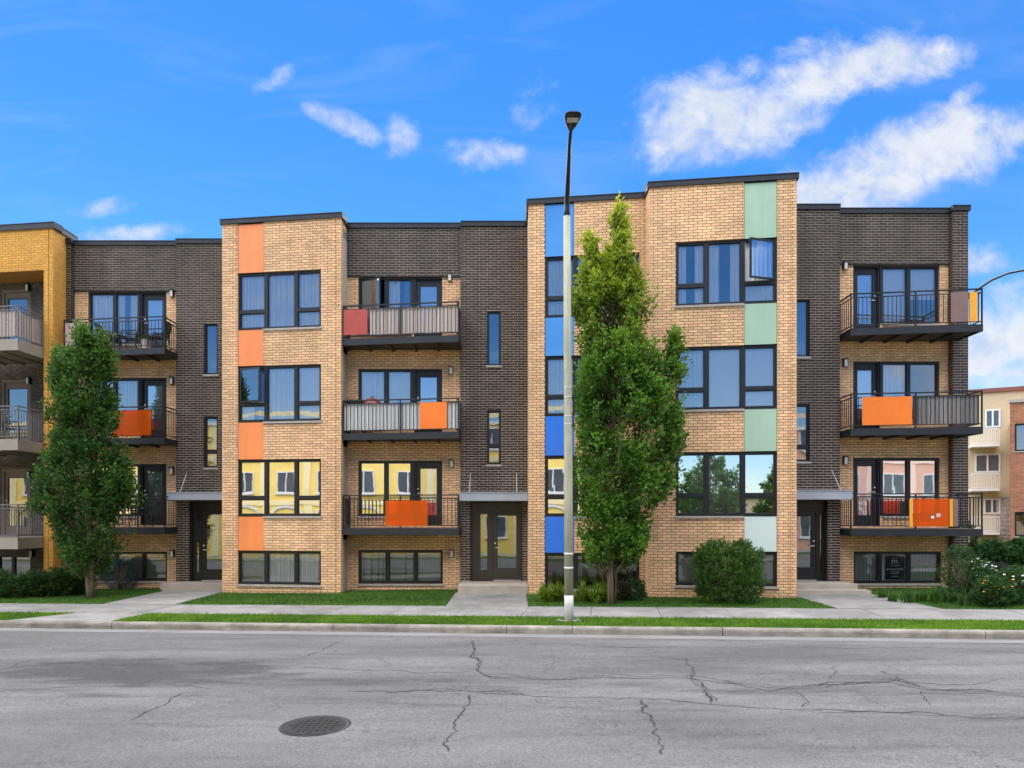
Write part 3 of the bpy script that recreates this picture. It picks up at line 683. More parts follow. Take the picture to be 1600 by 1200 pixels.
for a, c in zip(J, J[1:]):
    b = MB(); a += .007; c -= .007
    for (x, y, zf) in (): pass
    prof = [(0, -.32), (0, -.05), (.012, -.02), (.035, 0), (.17, 0), (.17, -.32)]
    A = [(*W2(a, t), gz(W2(a, t)[0])+h) for t, h in prof]; Cc = [(*W2(c, t), gz(W2(c, t)[0])+h) for t, h in prof]
    i = len(b.v); b.v += A+Cc; n = len(prof)
    for k in range(n): b.f.append((i+k, i+n+k, i+n+(k+1) % n, i+(k+1) % n)); b.m.append(0)
    b.f.append(tuple(range(i+n-1, i-1, -1))); b.f.append(tuple(range(i+n, i+2*n))); b.m += [0, 0]
    b.build('kerb_stone', KERB, kerb)
VERGE_GAP = (-10.75, -8.95)
def verge_poly(x0, x1): return None
b = MB()
for s0, s1 in ((-31, -11.35), (-9.05, 31)):
    k = int((s1-s0)/2)
    for i in range(k):
        a, c = s0+(s1-s0)*i/k, s0+(s1-s0)*(i+1)/k; b.quad(*[(x, y, gz(x)-.012) for x, y in (W2(a, .17), W2(c, .17), W2(c, 1.40), W2(a, 1.40))])
tag(b.build('verge', GRASSB), 'strip of turf between kerb and sidewalk', kind='structure')
# concrete crossing through the verge, flaring towards the left
cp = MB(); P = [W2(-11.6, .172), W2(-9.05, .172), W2(-9.0, 1.398), W2(-10.9, 1.398)]; cp.prism(P, lambda x, y: gz(x)-.12, lambda x, y: gz(x)+.003)
tag(cp.build('crossing_path', CONC), 'concrete crossing through the grass verge to the kerb', kind='structure')
lb = MB()
for i in range(-16, 9):
    x0, x1 = i*1.75, (i+1)*1.75
    yl = lambda x: (K0+E2*3.17).y-(x-(K0+E2*3.17).x)*math.tan(TH)
    lb.quad(*[(x, y, gz(x)-.008) for x, y in ((x0, yl(x0)), (x1, yl(x1)), (x1, 25), (x0, 25))])
tag(lb.build('lawn', GRASSB), 'turf lawn in front of the apartment buildings', kind='structure')
WALKS = [(-11.0, -8.92, 22.3), (-1.66, .40, 20.9), (7.62, 9.86, 19.4)]
for (x0, x1, yb), nm in zip(WALKS, ('left', 'middle', 'right')):
    y0, y1 = yl(x0), yl(x1); root = MB(); root.quad(*[(x, y, gz(x)-.004) for x, y in ((x0+.02, y0+.02), (x1-.02, y1+.02), (x1-.02, yb), (x0+.02, yb))]); root = tag(root.build('walkway', SOIL), 'concrete walkway to the %s entrance' % nm, kind='structure')
    k = 2 if yb-y0 > 2.2 else 2
    for i in range(k):
        f0, f1 = i/k, (i+1)/k; b = MB()
        b.prism([(x0, y0+(yb-y0)*f0+.008), (x1, y1+(yb-y1)*f0+.008), (x1, y1+(yb-y1)*f1), (x0, y0+(yb-y0)*f1)], lambda x, y: gz(x)-.1, lambda x, y: gz(x)+.008); b.build('slab', CONC, root)
# the far side of the street, behind the viewpoint
strip('far_sidewalk', -13.6, -11.3, lambda x, y: gz(x)-.01, CONC, label='sidewalk on the near side of the street')
# side yard beyond the right-hand corner
sheet('side_yard', [(13.36, 16.9), (60, 8.6), (60, 60), (13.36, 60)], lambda x, y: gz(x)-.03 if y < 24 else gz(x)-.2, GRASSB, 'grass yard beside the right-hand building')
sheet('side_path', [(14.6, 19.6), (40, 17.6), (40, 22.6), (14.9, 23.4)], lambda x, y: gz(x)+.02, CONC, 'sunlit concrete path right of the corner building')

# ------------------------------------------------------------------ the apartment buildings
ROOFZ = 11.5; WT = [1.37, 4.15, 7.0, 9.84]; WB = [.35, 2.43, 5.3, 8.12]; FL = [None, 2.07, 4.91, 7.75]
class Shell:
    def __init__(s): s.r = MB()
    def section(s, w, s0, s1, back=31, inset=.17, left=True, right=True):
        A = w.p(s0, 0, -inset); B = w.p(s1, 0, -inset)
        for z0, z1, m in ((-.75, -.6, 0), (1.72, 2.0, 0), (4.56, 4.84, 0), (7.4, 7.68, 0), (10.9, 11.15, 1)):
            s.r.prism([(A.x, A.y), (B.x, B.y), (B.x, back), (A.x, back)], z0, z1, m)
        y = max(A.y, B.y)+3.6; s.r.box((A.x, y, -.6), (B.x, y+.1, 10.9))
        if left: s.r.prism([(A.x, A.y+.01), (A.x+.1, A.y+.01), (A.x+.1, y), (A.x, y)], -.6, 10.9)
        if right: s.r.prism([(B.x-.1, B.y+.01), (B.x, B.y+.01), (B.x, y), (B.x-.1, y)], -.6, 10.9)
    def back(s, x0, x1, y=31): s.r.box((x0, y, -1), (x1, y+.25, 11.2)); s.r.box((x0, y-8, -1), (x0+.15, y, 11.15)); s.r.box((x1-.15, y-8, -1), (x1, y, 11.15))
    def done(s, bld): s.r.build('floors', [ROOM, ROOF], bld)
def bay(bld, w, side_l, side_r, wpx, cpx, ppx, pm, dress, openv=None, picks=0, basetop=WT[0], basebot=WB[0], region=None, zp=ROOFZ+.01, sills=None):
    s0, s1 = w.s(wpx[0]), w.s(wpx[1]); c = [w.s(x) for x in cpx]; p0, p1 = w.s(ppx[0]), w.s(ppx[1])
    right = ppx[0] > cpx[0]
    if right: p1 = s1
    else: p0 = s0
    tops = [basetop]+WT[1:]; bots = [basebot]+WB[1:]
    ops = [(s0, s1, bots[i], tops[i]) for i in range(4)]
    ops += [(p0, p1, tops[i], bots[i+1]) for i in range(3)]+[(p0, p1, tops[3], 11.36)]
    brick_wall(bld, w, 0, w.len, -.35, 11.36, ops, TAN, TANM, TANR, picks, region=region)
    for i in range(4):
        h = tops[i]-bots[i]; t = bots[i]+h*.32 if i else None
        tr = [t, None, t]
        if sills is not None: pass
        sl = ((p1, s1+.03) if not right else (s0-.03, p0)) if i else (s0-.03, s1+.03)
        window(bld, w, s0, s1, bots[i], tops[i], c, tr, dress[i], sill=sl, openv=openv.get(i) if openv else None, gl=GLASSB if i == 0 else GLASSL if i == 1 else GLASS)
    for i in range(3): panel(bld, w, p0, p1, tops[i], bots[i+1], pm[i])
    panel(bld, w, p0, p1, tops[3], 11.345, pm[3])
    coping(bld, w, -.05, w.len+.05, zp)
    for sd, flip in ((side_l, 0), (side_r, 1)):
        if sd: brick_wall(bld, sd, 0, sd.len, -.35, 11.36, [], TAN, TANM, TANR, 0, phase=1); coping(bld, sd, .06, sd.len-.06, zp-.004)
def recess(bld, wu, wt, px, door_side, levels, base, picks=0, lights=(), base_dress=None, zc=ROOFZ-.005):
    """dark brick band over a tan brick wall with three window-and-door groups and a basement window"""
    a, c = wt.s(px[0]), wt.s(px[1]); m1, m2 = wt.s(px[2]), wt.s(px[3])
    ops = []
    for i in (1, 2, 3):
        if door_side == 'R': ops += [(a, m2, WB[i], WT[i]), (m2, c, FL[i]+.06, WT[i])]
        else: ops += [(m1, c, WB[i], WT[i]), (a, m1, FL[i]+.06, WT[i])]
    b0, b1, bz0, bz1, bc = base
    ops.append((b0, b1, bz0, bz1))
    brick_wall(bld, wt, 0, wt.len, -.35, WT[3]+.02, ops, TAN, TANM, TANR, picks)
    brick_wall(bld, wu, 0, wu.len, WT[3]+.02, 11.36, [], DARK, DARKM, DARKR, 0)
    lip = MB(); lip.wbox(wu, 0, wu.len, WT[3]+.004, WT[3]+.02, -.10, -.003); lip.build('lintel', CAP, bld)
    coping(bld, wu, 0, wu.len, zc)
    for i in (1, 2, 3):
        d = levels[i-1]
        if door_side == 'R':
            window(bld, wt, a, m2-.05, WB[i], WT[i], [m1], None, d[:2], sill=(a-.02, m2-.06), openv=d[3] if len(d) > 3 else None, gl=GLASSL if i == 1 else GLASS)
            x0, x1 = m2, c
        else:
            window(bld, wt, m1+.05, c, WB[i], WT[i], [m2], None, d[:2], sill=(m1+.06, c+.02), openv=d[3] if len(d) > 3 else None, gl=GLASSL if i == 1 else GLASS)
            x0, x1 = a, m1
        f = MB(); f.wbox(wt, x0-.05 if door_side == 'R' else x0, x0+.05, FL[i]+.06, WT[i], -.16, -.03); f.wbox(wt, x1-.05, x1 if door_side == 'R' else x1+.05, FL[i]+.06, WT[i], -.16, -.03); f.wbox(wt, x0+.05, x1-.05, WT[i]-.05, WT[i], -.16, -.03)
        f.build('door_frame', FRAME, bld)
        glazed_door(bld, wt, x0+.05, x1-.05, FL[i]+.07, WT[i]-.05, hinge=door_side, dress=d[2])
    window(bld, wt, b0, b1, bz0, bz1, [wt.s(x) for x in bc], None, base_dress or ['vblind']*3, gl=GLASSB)
    for p in lights: wall_light(bld, wt, *p)
def entrance(bld, w, s0, s1, z0, z1, split, m, side='L', numbers=None, wide=None):
    """recessed entrance: transom board, side light and glazed door; the door leaf is the part, its pieces hang on it"""
    ins = .20; tz = z1-.26; b = MB()
    b.wbox(w, s0, s1, tz, z1, -ins-.08, -ins+.03); b.wbox(w, s0, s1, tz-.03, tz, -ins-.08, -ins+.05)
    b.wbox(w, s0, s0+.04, z0, tz-.03, -ins-.08, -ins+.02); b.wbox(w, s1-.04, s1, z0, tz-.03, -ins-.08, -ins+.02); b.wbox(w, split-.03, split+.03, z0, tz-.03, -ins-.08, -ins+.02)
    fr = b.build('door_surround', m, bld)
    lo, hi = (s0+.04, split-.03) if side == 'L' else (split+.03, s1-.04)
    dl, dh = (split+.03, s1-.04) if side == 'L' else (s0+.04, split-.03)
    sb = MB(); q0, q1 = lo+(hi-lo)*.45, lo+(hi-lo)*.8
    sb.wbox(w, lo, q0, z0, tz-.03, -ins-.05, -ins); sb.wbox(w, q1, hi, z0, tz-.03, -ins-.05, -ins); sb.wbox(w, q0, q1, z0, z0+.25, -ins-.05, -ins); sb.wbox(w, q0, q1, tz-.13, tz-.03, -ins-.05, -ins)
    sl = sb.build('side_light', m, bld); g = MB(); g.wbox(w, q0, q1, z0+.25, tz-.13, -ins-.03, -ins-.024); g.build('pane', GLASSD, sl)
    d = glazed_door(bld, w, dl+.005, dh-.005, z0+.02, tz-.035, m, 'R' if side == 'L' else 'L', inset=ins, pane=(.2, .2, .34, .12), gl=GLASSD)
    t = MB(); t.wbox(w, dl, dh, z0-.0, z0+.018, -ins-.08, -ins+.06); t.build('threshold', LENS, d)
    k = MB(); k.wbox(w, dl+.3, dl+.34, z0+.95, z0+1.3, -ins, -ins+.02); 
    return fr
def canopy(bld, w, s0, s1, z0, z1, out=.6, rods=()):
    b = MB(); b.wbox(w, s0, s1, z0, z1, 0, out); b.wbox(w, s0, s1, z1-.02, z1+.006, 0, out+.02); c = b.build('canopy', GREYC, bld)
    for s in rods:
        r = MB(); r.tube([w.p(s, z1+.62, .01), w.p(s+.0, z1, out-.1)], .009, 6); r.build('stay_rod', LENS, c)
def stair(bld, w, slits, door, picks=0, zc=ROOFZ, side=None, sside=None):
    ops = [(a, c, d, e) for a, c, d, e, _ in slits]+[door]
    brick_wall(bld, w, 0, w.len, -.35, 11.36, ops, DARK, DARKM, DARKR, picks)
    coping(bld, w, 0, w.len, zc)
    for a, c, d, e, t in slits: window(bld, w, a, c, d, e, [], [t] if t else None, [None], bar=.045)
    for sd in (side, sside):
        if sd: brick_wall(bld, sd, 0, sd.len, -.35, 11.36, [], DARK, DARKM, DARKR, 0, phase=1)

# ---- building with the orange panels
A = empty('apartment_building', (-10, 23, gz(-10)), 'apartment building with orange panels on its tan brick bay', 'building', 'modern brick apartment buildings')
sh = Shell()
pil = Wall((-14.6, 23.05), (-14.45, 23.05)); brick_wall(A, pil, 0, pil.len, -.35, 11.36, [], DARK, DARKM, DARKR); coping(A, pil, -.02, pil.len+.05, ROOFZ+.003)
ps = Wall((-14.45, 23.05), (-14.45, 23.26)); brick_wall(A, ps, 0, ps.len, -.35, 11.36, [], DARK, DARKM, DARKR, phase=1)
ru, rt = Wall((-14.45, 23.2), (-11.0, 23.2)), Wall((-14.45, 23.26), (-11.0, 23.26))
recess(A, ru, rt, (138, 260, 178, 219), 'R', [('sheer', 'rollerhalf', 'roller'), ('roller', 'sheer', 'roller'), (('sheer'), 'pair', 'roller')],
       (rt.s(138), rt.s(261), .29, 1.26, (180, 223)), lights=((270, 460), (270, 596), (270, 736), (271, 865)))
sh.section(rt, .0, rt.len)
stA = Wall((-11.0, 23.05), (-8.889, 23.05)); k = 23.05/FP
stair(A, stA, [(stA.s(319), stA.s(340), 7.07, 8.75, None), (stA.s(319), stA.s(340), 4.02, 5.69, 4.55)], (stA.s(296), stA.len, .30, 2.92), side=Wall((-11.0, 23.26), (-11.0, 23.05)))
entrance(A, stA, stA.s(296), stA.len-.02, .30, 2.92, stA.s(310), FRAME)
canopy(A, stA, -.02, stA.len-.01, 2.95, 3.2, .56, (.35,))
sh.section(stA, 0, stA.len, inset=.75)
b1 = Wall((-8.887, 21.58), (-5.114, 21.07))
bay(A, b1, Wall((-8.887, 23.05), (-8.887, 21.58)), Wall((-5.114, 21.07), (-5.114, 21.86)), (371.5, 501.5), (414.5, 461.5), (371.5, 411.5), [ORANGE]*4,
    [['vblind', 'sheer', 'sheer'], [None, 'vopen', None], ['bluecurtain', 'sheer', 'roller'], ['sheer', 'sheer', 'sheer']], {2: (0, 1, 'L', 16)}, 300)
sh.section(b1, .02, b1.len-.02); sh.back(-14.86, -5.13); sh.done(A)
sp = MB(); sp.box((-11.05, 22.25, -.2), (-8.92, 23.25, .295)); sp.box((-11.3, 22.6, -.2), (-11.05, 23.2, .28)); sp.build('entrance_step', STEPC, A)
balcony(A, (-14.42, 22.62), (-10.95, 22.18), 23.24, FL[3], extras=[('board', 102, 128, MAUVE, (.1, .87))], label='third-floor balcony with open railing and patio furniture')
balcony(A, (-14.42, 22.62), (-10.95, 22.18), 23.24, FL[2], extras=[('board', 176, 236, ACRY, (.08, .88), 'translucent orange panel')], label='second-floor balcony with orange panel')
balcony(A, (-14.42, 22.62), (-10.95, 22.18), 23.24, FL[1])
# ---- building with the blue panels
B = empty('apartment_building', (-1, 21.7, gz(-1)), 'apartment building with blue panels on its bay behind the lamp post', 'building', 'modern brick apartment buildings')
sh = Shell()
ru, rt = Wall((-5.112, 21.8), (-1.58, 21.8)), Wall((-5.112, 21.86), (-1.58, 21.86))
recess(B, ru, rt, (560, 691, 603, 647), 'R', [('rollerhalf', None, 'roller'), ('sheer', 'roller', 'roller'), (None, 'bluecurtain', 'roller', (0, 0, 'L', 24))],
       (rt.s(560), rt.s(692), .33, 1.37, (605, 649)), lights=((703, 435), (705, 580), (706, 725), (706, 865)), base_dress=['vopen', 'vopen', 'vblind'])
sh.section(rt, 0, rt.len)
stB = Wall((-1.58, 21.68), (.476, 21.68))
stair(B, stB, [(stB.s(761), stB.s(782.5), 7.07, 8.75, None), (stB.s(761), stB.s(782.5), 4.02, 5.69, 4.6)], (stB.s(735), stB.s(816), .43, 2.88), side=Wall((-1.58, 21.86), (-1.58, 21.68)))
entrance(B, stB, stB.s(735), stB.s(816), .43, 2.88, stB.s(768.5), BRONZE)
canopy(B, stB, .0, stB.len-.006, 2.89, 3.15, .58, (.3, 1.72)); sh.section(stB, 0, stB.len, inset=.75)
sp = MB(); sp.box((-1.56, 20.25, -.1), (.46, 21.9, .425)); sp.build('entrance_step', STEPC, B)
b2 = Wall((.478, 20.21), (3.742, 19.77))
bay(B, b2, Wall((.478, 21.68), (.478, 20.21)), None, (851.5, 999), (898.5, 950), (851.5, 897), [BLUED, BLUED, BLUE, BLUE],
    [[None]*3, [None, None, None], ['sheer', 'left', 'sheer'], ['sheer', 'sheer', 'sheer']], None, 300, region=(0, 4, .2, 4))
sh.section(b2, .02, b2.len-.02); sh.back(-5.12, 3.73); sh.done(B)
balcony(B, (-5.085, 21.13), (-1.56, 20.66), 21.84, FL[3], extras=[('slats', 577, 715, SLATP, (.12, .90), .082), ('board', 537, 574, REDP, (.11, .86), 'red panel'), ('sideslats', .05, .9, SLATP, (.12, .9), .082)], label='third-floor balcony with pale slats and a red panel')
balcony(B, (-5.085, 21.13), (-1.56, 20.66), 21.84, FL[2], extras=[('slats', 536, 655, SLATW, (.10, .88), .07), ('slats', 699, 716, SLATW, (.10, .88), .07), ('board', 656, 698, ORGP, (.10, .88), 'orange panel'), ('sideslats', .05, 1.0, SLATW, (.1, .88), .07)], label='second-floor balcony with white slats and an orange panel')
balcony(B, (-5.085, 21.13), (-1.56, 20.66), 21.84, FL[1], extras=[('board', 602, 668, ACRY, (.07, .82), 'translucent orange panel')], label='first-floor balcony with open railing and orange panel')
# ---- building with the pale green panels
C = empty('apartment_building', (9, 20, gz(9)), 'apartment building with pale green panels on its bay at the right corner', 'building', 'modern brick apartment buildings')
sh = Shell()
b3 = Wall((3.744, 19.17), (7.548, 18.66))
bay(C, b3, Wall((3.744, 19.78), (3.744, 19.17)), Wall((7.548, 18.66), (7.548, 20.5)), (1056, 1214.5), (1104, 1161), (1162.5, 1214.5), [GREENW, GREEN, GREEN, GREEN],
    [['vblind', None, 'vblind'], ['right', 'sheer', 'lowblind'], ['sheer', 'roller', 'roller'], ['pair', 'pair', 'sheer']], {3: (2, 1, 'R', 24)}, 300, basetop=1.47, basebot=.55)
sh.section(b3, .02, b3.len-.02)
stC = Wall((7.55, 20.5), (9.55, 20.5))
stair(C, stC, [(.63, 1.12, 7.07, 8.75, None), (.63, 1.12, 4.02, 5.69, 4.45)], (.05, stC.s(1293), .54, 2.86), sside=Wall((9.55, 20.5), (9.55, 20.81)))
entrance(C, stC, .05, stC.s(1293), .54, 2.86, stC.s(1281), FRAME, side='R')
canopy(C, stC, .0, 2.03, 2.9, 3.16, .68, (1.75,)); sh.section(stC, 0, stC.len, inset=.75)
sp = MB(); sp.box((7.56, 19.55, -.1), (9.60, 20.75, .535)); sp.box((7.56, 19.2, -.1), (9.80, 19.549, .40)); sp.build('entrance_step', STEPC, C)
ru, rt = Wall((9.552, 20.75), (12.9, 20.75)), Wall((9.552, 20.81), (12.9, 20.81))
recess(C, ru, rt, (1333, 1468, 1375, 1421), 'L', [('roller', 'roller', 'roller'), ('sheer', None, 'roller'), ('roller', 'rollerhalf', 'roller')],
       (rt.s(1334), rt.s(1471), .44, 1.38, (1376.5, 1422)), lights=((1319, 417), (1319, 568), (1319, 720)), base_dress=['vblind', 'roller', 'vblind'])
sh.section(rt, 0, rt.len)
pier = Wall((12.9, 20.6), (13.35, 20.6)); brick_wall(C, pier, 0, pier.len, -.35, 11.36, [], DARK, DARKM, DARKR); coping(C, pier, -.03, pier.len+.05, ROOFZ+.01)
pl = Wall((12.9, 20.81), (12.9, 20.6)); brick_wall(C, pl, 0, pl.len, -.35, 11.36, [], DARK, DARKM, DARKR, phase=1)
pr = Wall((13.35, 20.6), (13.35, 31)); brick_wall(C, pr, 0, pr.len, -.35, 11.36, [], DARK, DARKM, DARKR, phase=1); coping(C, pr, .3, pr.len, ROOFZ+.002)
sh.back(3.75, 13.18); sh.done(C)
balcony(C, (9.60, 19.96), (13.05, 19.50), 20.79, FL[3], extras=[('board', 1486, 1513, BROWNP, (.08, .90), 'brown panel'), ('board', 1515, 1527, YELP, (.08, .9), 'amber board')], label='third-floor balcony with open railing and a brown panel')
balcony(C, (9.60, 19.96), (13.05, 19.50), 20.79, FL[2], extras=[('board', 1347, 1425, ORGP, (.09, .88), 'orange panel'), ('slats', 1428, 1531, SLATG, (.08, .88), .10), ('sideslats', .05, 1.1, SLATG, (.08, .88), .10)], label='second-floor balcony with weathered grey boards and an orange panel')
balcony(C, (9.60, 19.96), (13.05, 19.50), 20.79, FL[1], extras=[('board', 1421, 1426, YELP, (.07, .84)), ('board', 1427, 1483, ACRY, (.07, .84), 'translucent orange panel'), ('board', 1484, 1489, YELP, (.07, .84)), ('board', 1490, 1497, BROWNP, (.07, .84))], label='first-floor balcony with amber-edged orange panel')
#SPLIT2
# ---- ochre-framed building at the left edge
TAUPE = mat('taupe_fascia', (.30, .265, .21), (.25, .22, .175), .6, 2); TAUPED = mat('taupe_door', (.20, .155, .115), (.16, .125, .095), .5, 3)
STEELR = mat('grey_rail', (.16, .15, .145), None, .45, 6)
D = empty('apartment_building', (-18, 23, gz(-18)), 'ochre brick framed apartment building with taupe balconies at the left edge', 'building')
DX0 = -42.0  # carried far left, out of view, so the building shades the street
dw = Wall((DX0, 22.4+M*(-14.6-DX0)), (-14.6, 22.4))
def dsx(x): return (x-dw.a.x)/dw.e.x
o0, o1 = dsx(-22), dsx(-14.93)
brick_wall(D, dw, dsx(-23), dw.len, -.6, 11.6, [(o0, o1, -.6, 10.28)], OCH, OCHM, OCHM, 150, reveal=1.0, region=(dsx(-15.2), dw.len, 0, 12))
pw = MB(); pw.wbox(dw, 0, dsx(-23)-.002, -.6, 11.6, -1.0, -.012); pw.build('wall', OCH, D)  # plain unseen length of wall, added to lengthen the shadow
ds = Wall((-14.6, 22.4), (-14.6, 23.6)); brick_wall(D, ds, .0, ds.len, -.6, 11.6, [], OCH, OCHM, OCHM, 0, phase=1)
coping(D, dw, 0, dw.len+.06, 11.78, th=.19); coping(D, ds, .07, ds.len, 11.772, th=.185)
ib = dw.p(o0, 0, -1.0); ic = dw.p(o1, 0, -1.0); iw = Wall((ib.x, ib.y), (ic.x, ic.y))
DF = [None, 1.77, 4.77, 7.8]; isx = lambda x: (x-iw.a.x)/iw.e.x
dops = [(isx(-17.2), isx(-16.15), DF[i]+.03, DF[i]+2.25) for i in (1, 2, 3)]+[(isx(-17.4), isx(-16.15), -.15, 1.12)]
brick_wall(D, iw, 0, iw.len, -.6, 10.28, dops, GREYB, GREYM, GREYB, 150, region=(isx(-16.2), iw.len, 0, 11))
for i in (1, 2, 3):
    x0, x1 = dops[i-1][:2]; fb = MB(); fb.wbox(iw, x0, x0+.06, DF[i]+.03, DF[i]+2.25, -.15, .0); fb.wbox(iw, x1-.06, x1, DF[i]+.03, DF[i]+2.25, -.15, .0); fb.wbox(iw, x0+.06, x1-.06, DF[i]+2.17, DF[i]+2.25, -.15, 0); fb.build('door_frame', TAUPED, D)
    glazed_door(D, iw, x0+.06, x1-.06, DF[i]+.04, DF[i]+2.17, TAUPED, 'R', inset=.05, dress='roller', pane=(.17, .17, .28, .2))
window(D, iw, dops[3][0], dops[3][1], -.15, 1.12, [isx(-16.85)], None, [None, None])
gp = MB(); gp.wbox(iw, isx(-16.75), isx(-16.22), -.1, .78, -.3, -.28); gp.build('blind', mat('lime_blind', (.45, .60, .16), None, .9, 4, trans=.3), D)
for px, py in ((46, 451), (47, 596), (48, 742), (52, 865)): wall_light(D, iw, px, py)
DBA, DBB = (-20.5, 21.3+M*5.55), (-14.955, 21.3)
balcony(D, DBA, DBB, 23.40, DF[3], th=.34, iron=STEELR, fascia=TAUPE, extras=[('slats', -150, 27, SLATP, (.1, .86), .12), ('sideslats', .06, 1.5, SLATP, (.1, .86), .12)], rail=1.02)
balcony(D, DBA, DBB, 23.40, DF[2], th=.34, iron=STEELR, fascia=TAUPE, rail=1.02)
balcony(D, DBA, DBB, 23.40, DF[1], th=.34, iron=STEELR, fascia=TAUPE, rail=1.02)
body = MB(); body.prism([(DX0, 27.0), (-20, 24.4), (-14.9, 23.72), (-14.9, 31), (DX0, 31)], -.6, 11.5); 
body = MB()
q0, q1 = iw.p(-14, 0, -3.6), iw.p(iw.len, 0, -3.6)
body.prism([(DX0, q0.y+3), (q1.x, q1.y), (q1.x, q1.y+6), (DX0, q0.y+9)], -.6, 11.4)
for z in (1.4, 4.4, 7.45, 10.29): body.prism([(iw.p(-.05, 0, -.18).x, iw.p(0, 0, -.18).y), (-14.75, iw.p(iw.len, 0, -.18).y), (-14.75, q1.y), (iw.p(0, 0).x, q0.y)], z, z+.3)
body.prism([(DX0, dw.p(0, 0, -1.02).y), (-14.75, dw.p(dw.len, 0, -1.02).y), (-14.75, q1.y), (DX0, q0.y+4)], 10.6, 11.3)
body.build('floors', ROOM, D)

# ------------------------------------------------------------------ buildings across the street and beyond the corner
def far_building(label, a, b_, depth, h, rows, pitch, ww, wh, wm, z0=0, cat='building', roofm=None, name='apartment_building', first=1.0, storey=3.0, trim=WTRIM, skipw=(), bands=None):
    w = Wall(a, b_); mid = w.p(w.len/2, z0, -.5); e = empty(name, mid, label, cat)
    bk = [w.p(0, 0), w.p(w.len, 0), w.p(w.len, 0, -depth), w.p(0, 0, -depth)]
    m = MB(); m.prism([(p.x, p.y) for p in bk], z0-.6, z0+h); m.build('wall', wm, e)
    r = MB(); r.wbox(w, -.12, w.len+.12, z0+h-.02, z0+h+.22, -depth-.1, .14); r.build('roof', roofm or trim, e)
    n = max(1, int((w.len-.6)/pitch))
    if bands:
        for i in range(1, rows+1):
            q = MB(); q.wbox(w, .05, w.len-.05, z0+storey*i+.2, z0+storey*i+.5, .003, .07); q.build('stone_band', bands, e)
        for k in range(n+1):
            s = (w.len-n*pitch)/2+pitch*k; q = MB(); q.wbox(w, max(.02, s-.28), min(w.len-.02, s+.28), z0-.3, z0+h-.03, .002, .05); q.build('pilaster', bands, e)
        for k in range(n):
            s = (w.len-n*pitch)/2+pitch*(k+.5); q = MB(); P = [(s+math.cos(a_)*1.0, z0+first+wh+.06+math.sin(a_)*.55) for a_ in [math.pi*j/10 for j in range(11)]]
            for (sa, za), (sb_, zb_) in zip(P, P[1:]): q.bar(w.p(sa, za, .05), w.p(sb_, zb_, .05), .1, .14)
            q.build('arch', trim, e)
    for i in range(rows):
        for k in range(n):
            if (i, k) in skipw: continue
            s = (w.len-n*pitch)/2+pitch*(k+.5); z = z0+first+storey*i
            f = MB(); f.wbox(w, s-ww/2, s+ww/2, z, z+.08, .003, .06); f.wbox(w, s-ww/2, s+ww/2, z+wh-.08, z+wh, .003, .06); f.wbox(w, s-ww/2, s-ww/2+.08, z+.08, z+wh-.08, .003, .06); f.wbox(w, s+ww/2-.08, s+ww/2, z+.08, z+wh-.08, .003, .06); f.wbox(w, s-.04, s+.04, z+.08, z+wh-.08, .003, .06); f.wbox(w, s-ww/2-.08, s+ww/2+.08, z-.1, z-.002, .003, .12)
            fo = f.build('window', trim, e); p = MB(); p.wbox(w, s-ww/2+.08, s+ww/2-.08, z+.08, z+wh-.08, .003, .02); p.build('pane', FARG, fo)
    return e, w
FARG = mat('far_pane', (.10, .12, .14), (.06, .07, .08), .1, 3, spec=.6)
OPY = -4.6
oy = lambda x: OPY-M*x
far_building('yellow brick apartment building across the street, reflected in the first-floor windows', (1.2, oy(1.2)), (-45, oy(-45)), 10, 8.7, 3, 3.0, 1.4, 1.5, CREAM, bands=mat('pale_yellow_stone', (.92, .78, .42), (.86, .70, .36), .9, 2))
far_building('pinkish brick building across the street, reflected in the right-hand balcony windows', (48, oy(48)), (15.5, oy(15.5)), 10, 8.4, 3, 3.2, 1.6, 1.5, PINK, bands=mat('pale_pink_stone', (.84, .62, .5), (.78, .55, .44), .9, 2))
far_building('low cream brick house across the street between yellow and pinkish buildings', (13.5, oy(13.5)-1), (2.2, oy(2.2)-1), 9, 3.6, 1, 3.4, 1.4, 1.3, CREAM2)
# beige block with white balconies, seen past the right corner
e, w = far_building('beige stucco apartment block with white balconies beyond the right corner', (28.2, 46.2), (33.4, 43.6), 14, 11.1, 4, 5.0, 2.1, 1.25, STUCCO, z0=-.7, first=.75, storey=2.75, skipw=[(0, 0), (1, 0), (2, 0), (3, 0)], roofm=mat('maroon_roof', (.22, .09, .07), None, .8, 3))
for i, py in enumerate((696, 764, 831)):
    z = EYE+(HY-py)*45/FP; s0, s1 = w.s(1513), w.s(1557)
    b = MB(); b.wbox(w, s0, s1, z-.16, z, 0, 1.2); bo = b.build('balcony', WTRIM, e)
    r = MB(); r.wbox(w, s0, s1, z+.92, z+.98, 1.13, 1.18); r.wbox(w, s1-.05, s1, z+.92, z+.98, 0, 1.13); r.wbox(w, s0, s1, z+.05, z+.09, 1.13, 1.18); r.build('railing', WTRIM, bo)
    for k in range(16):
        s = s0+(s1-s0)*k/15; q = MB(); q.wbox(w, s-.015, s+.015, z+.09, z+.92, 1.14, 1.17); q.build('baluster', WTRIM, bo)
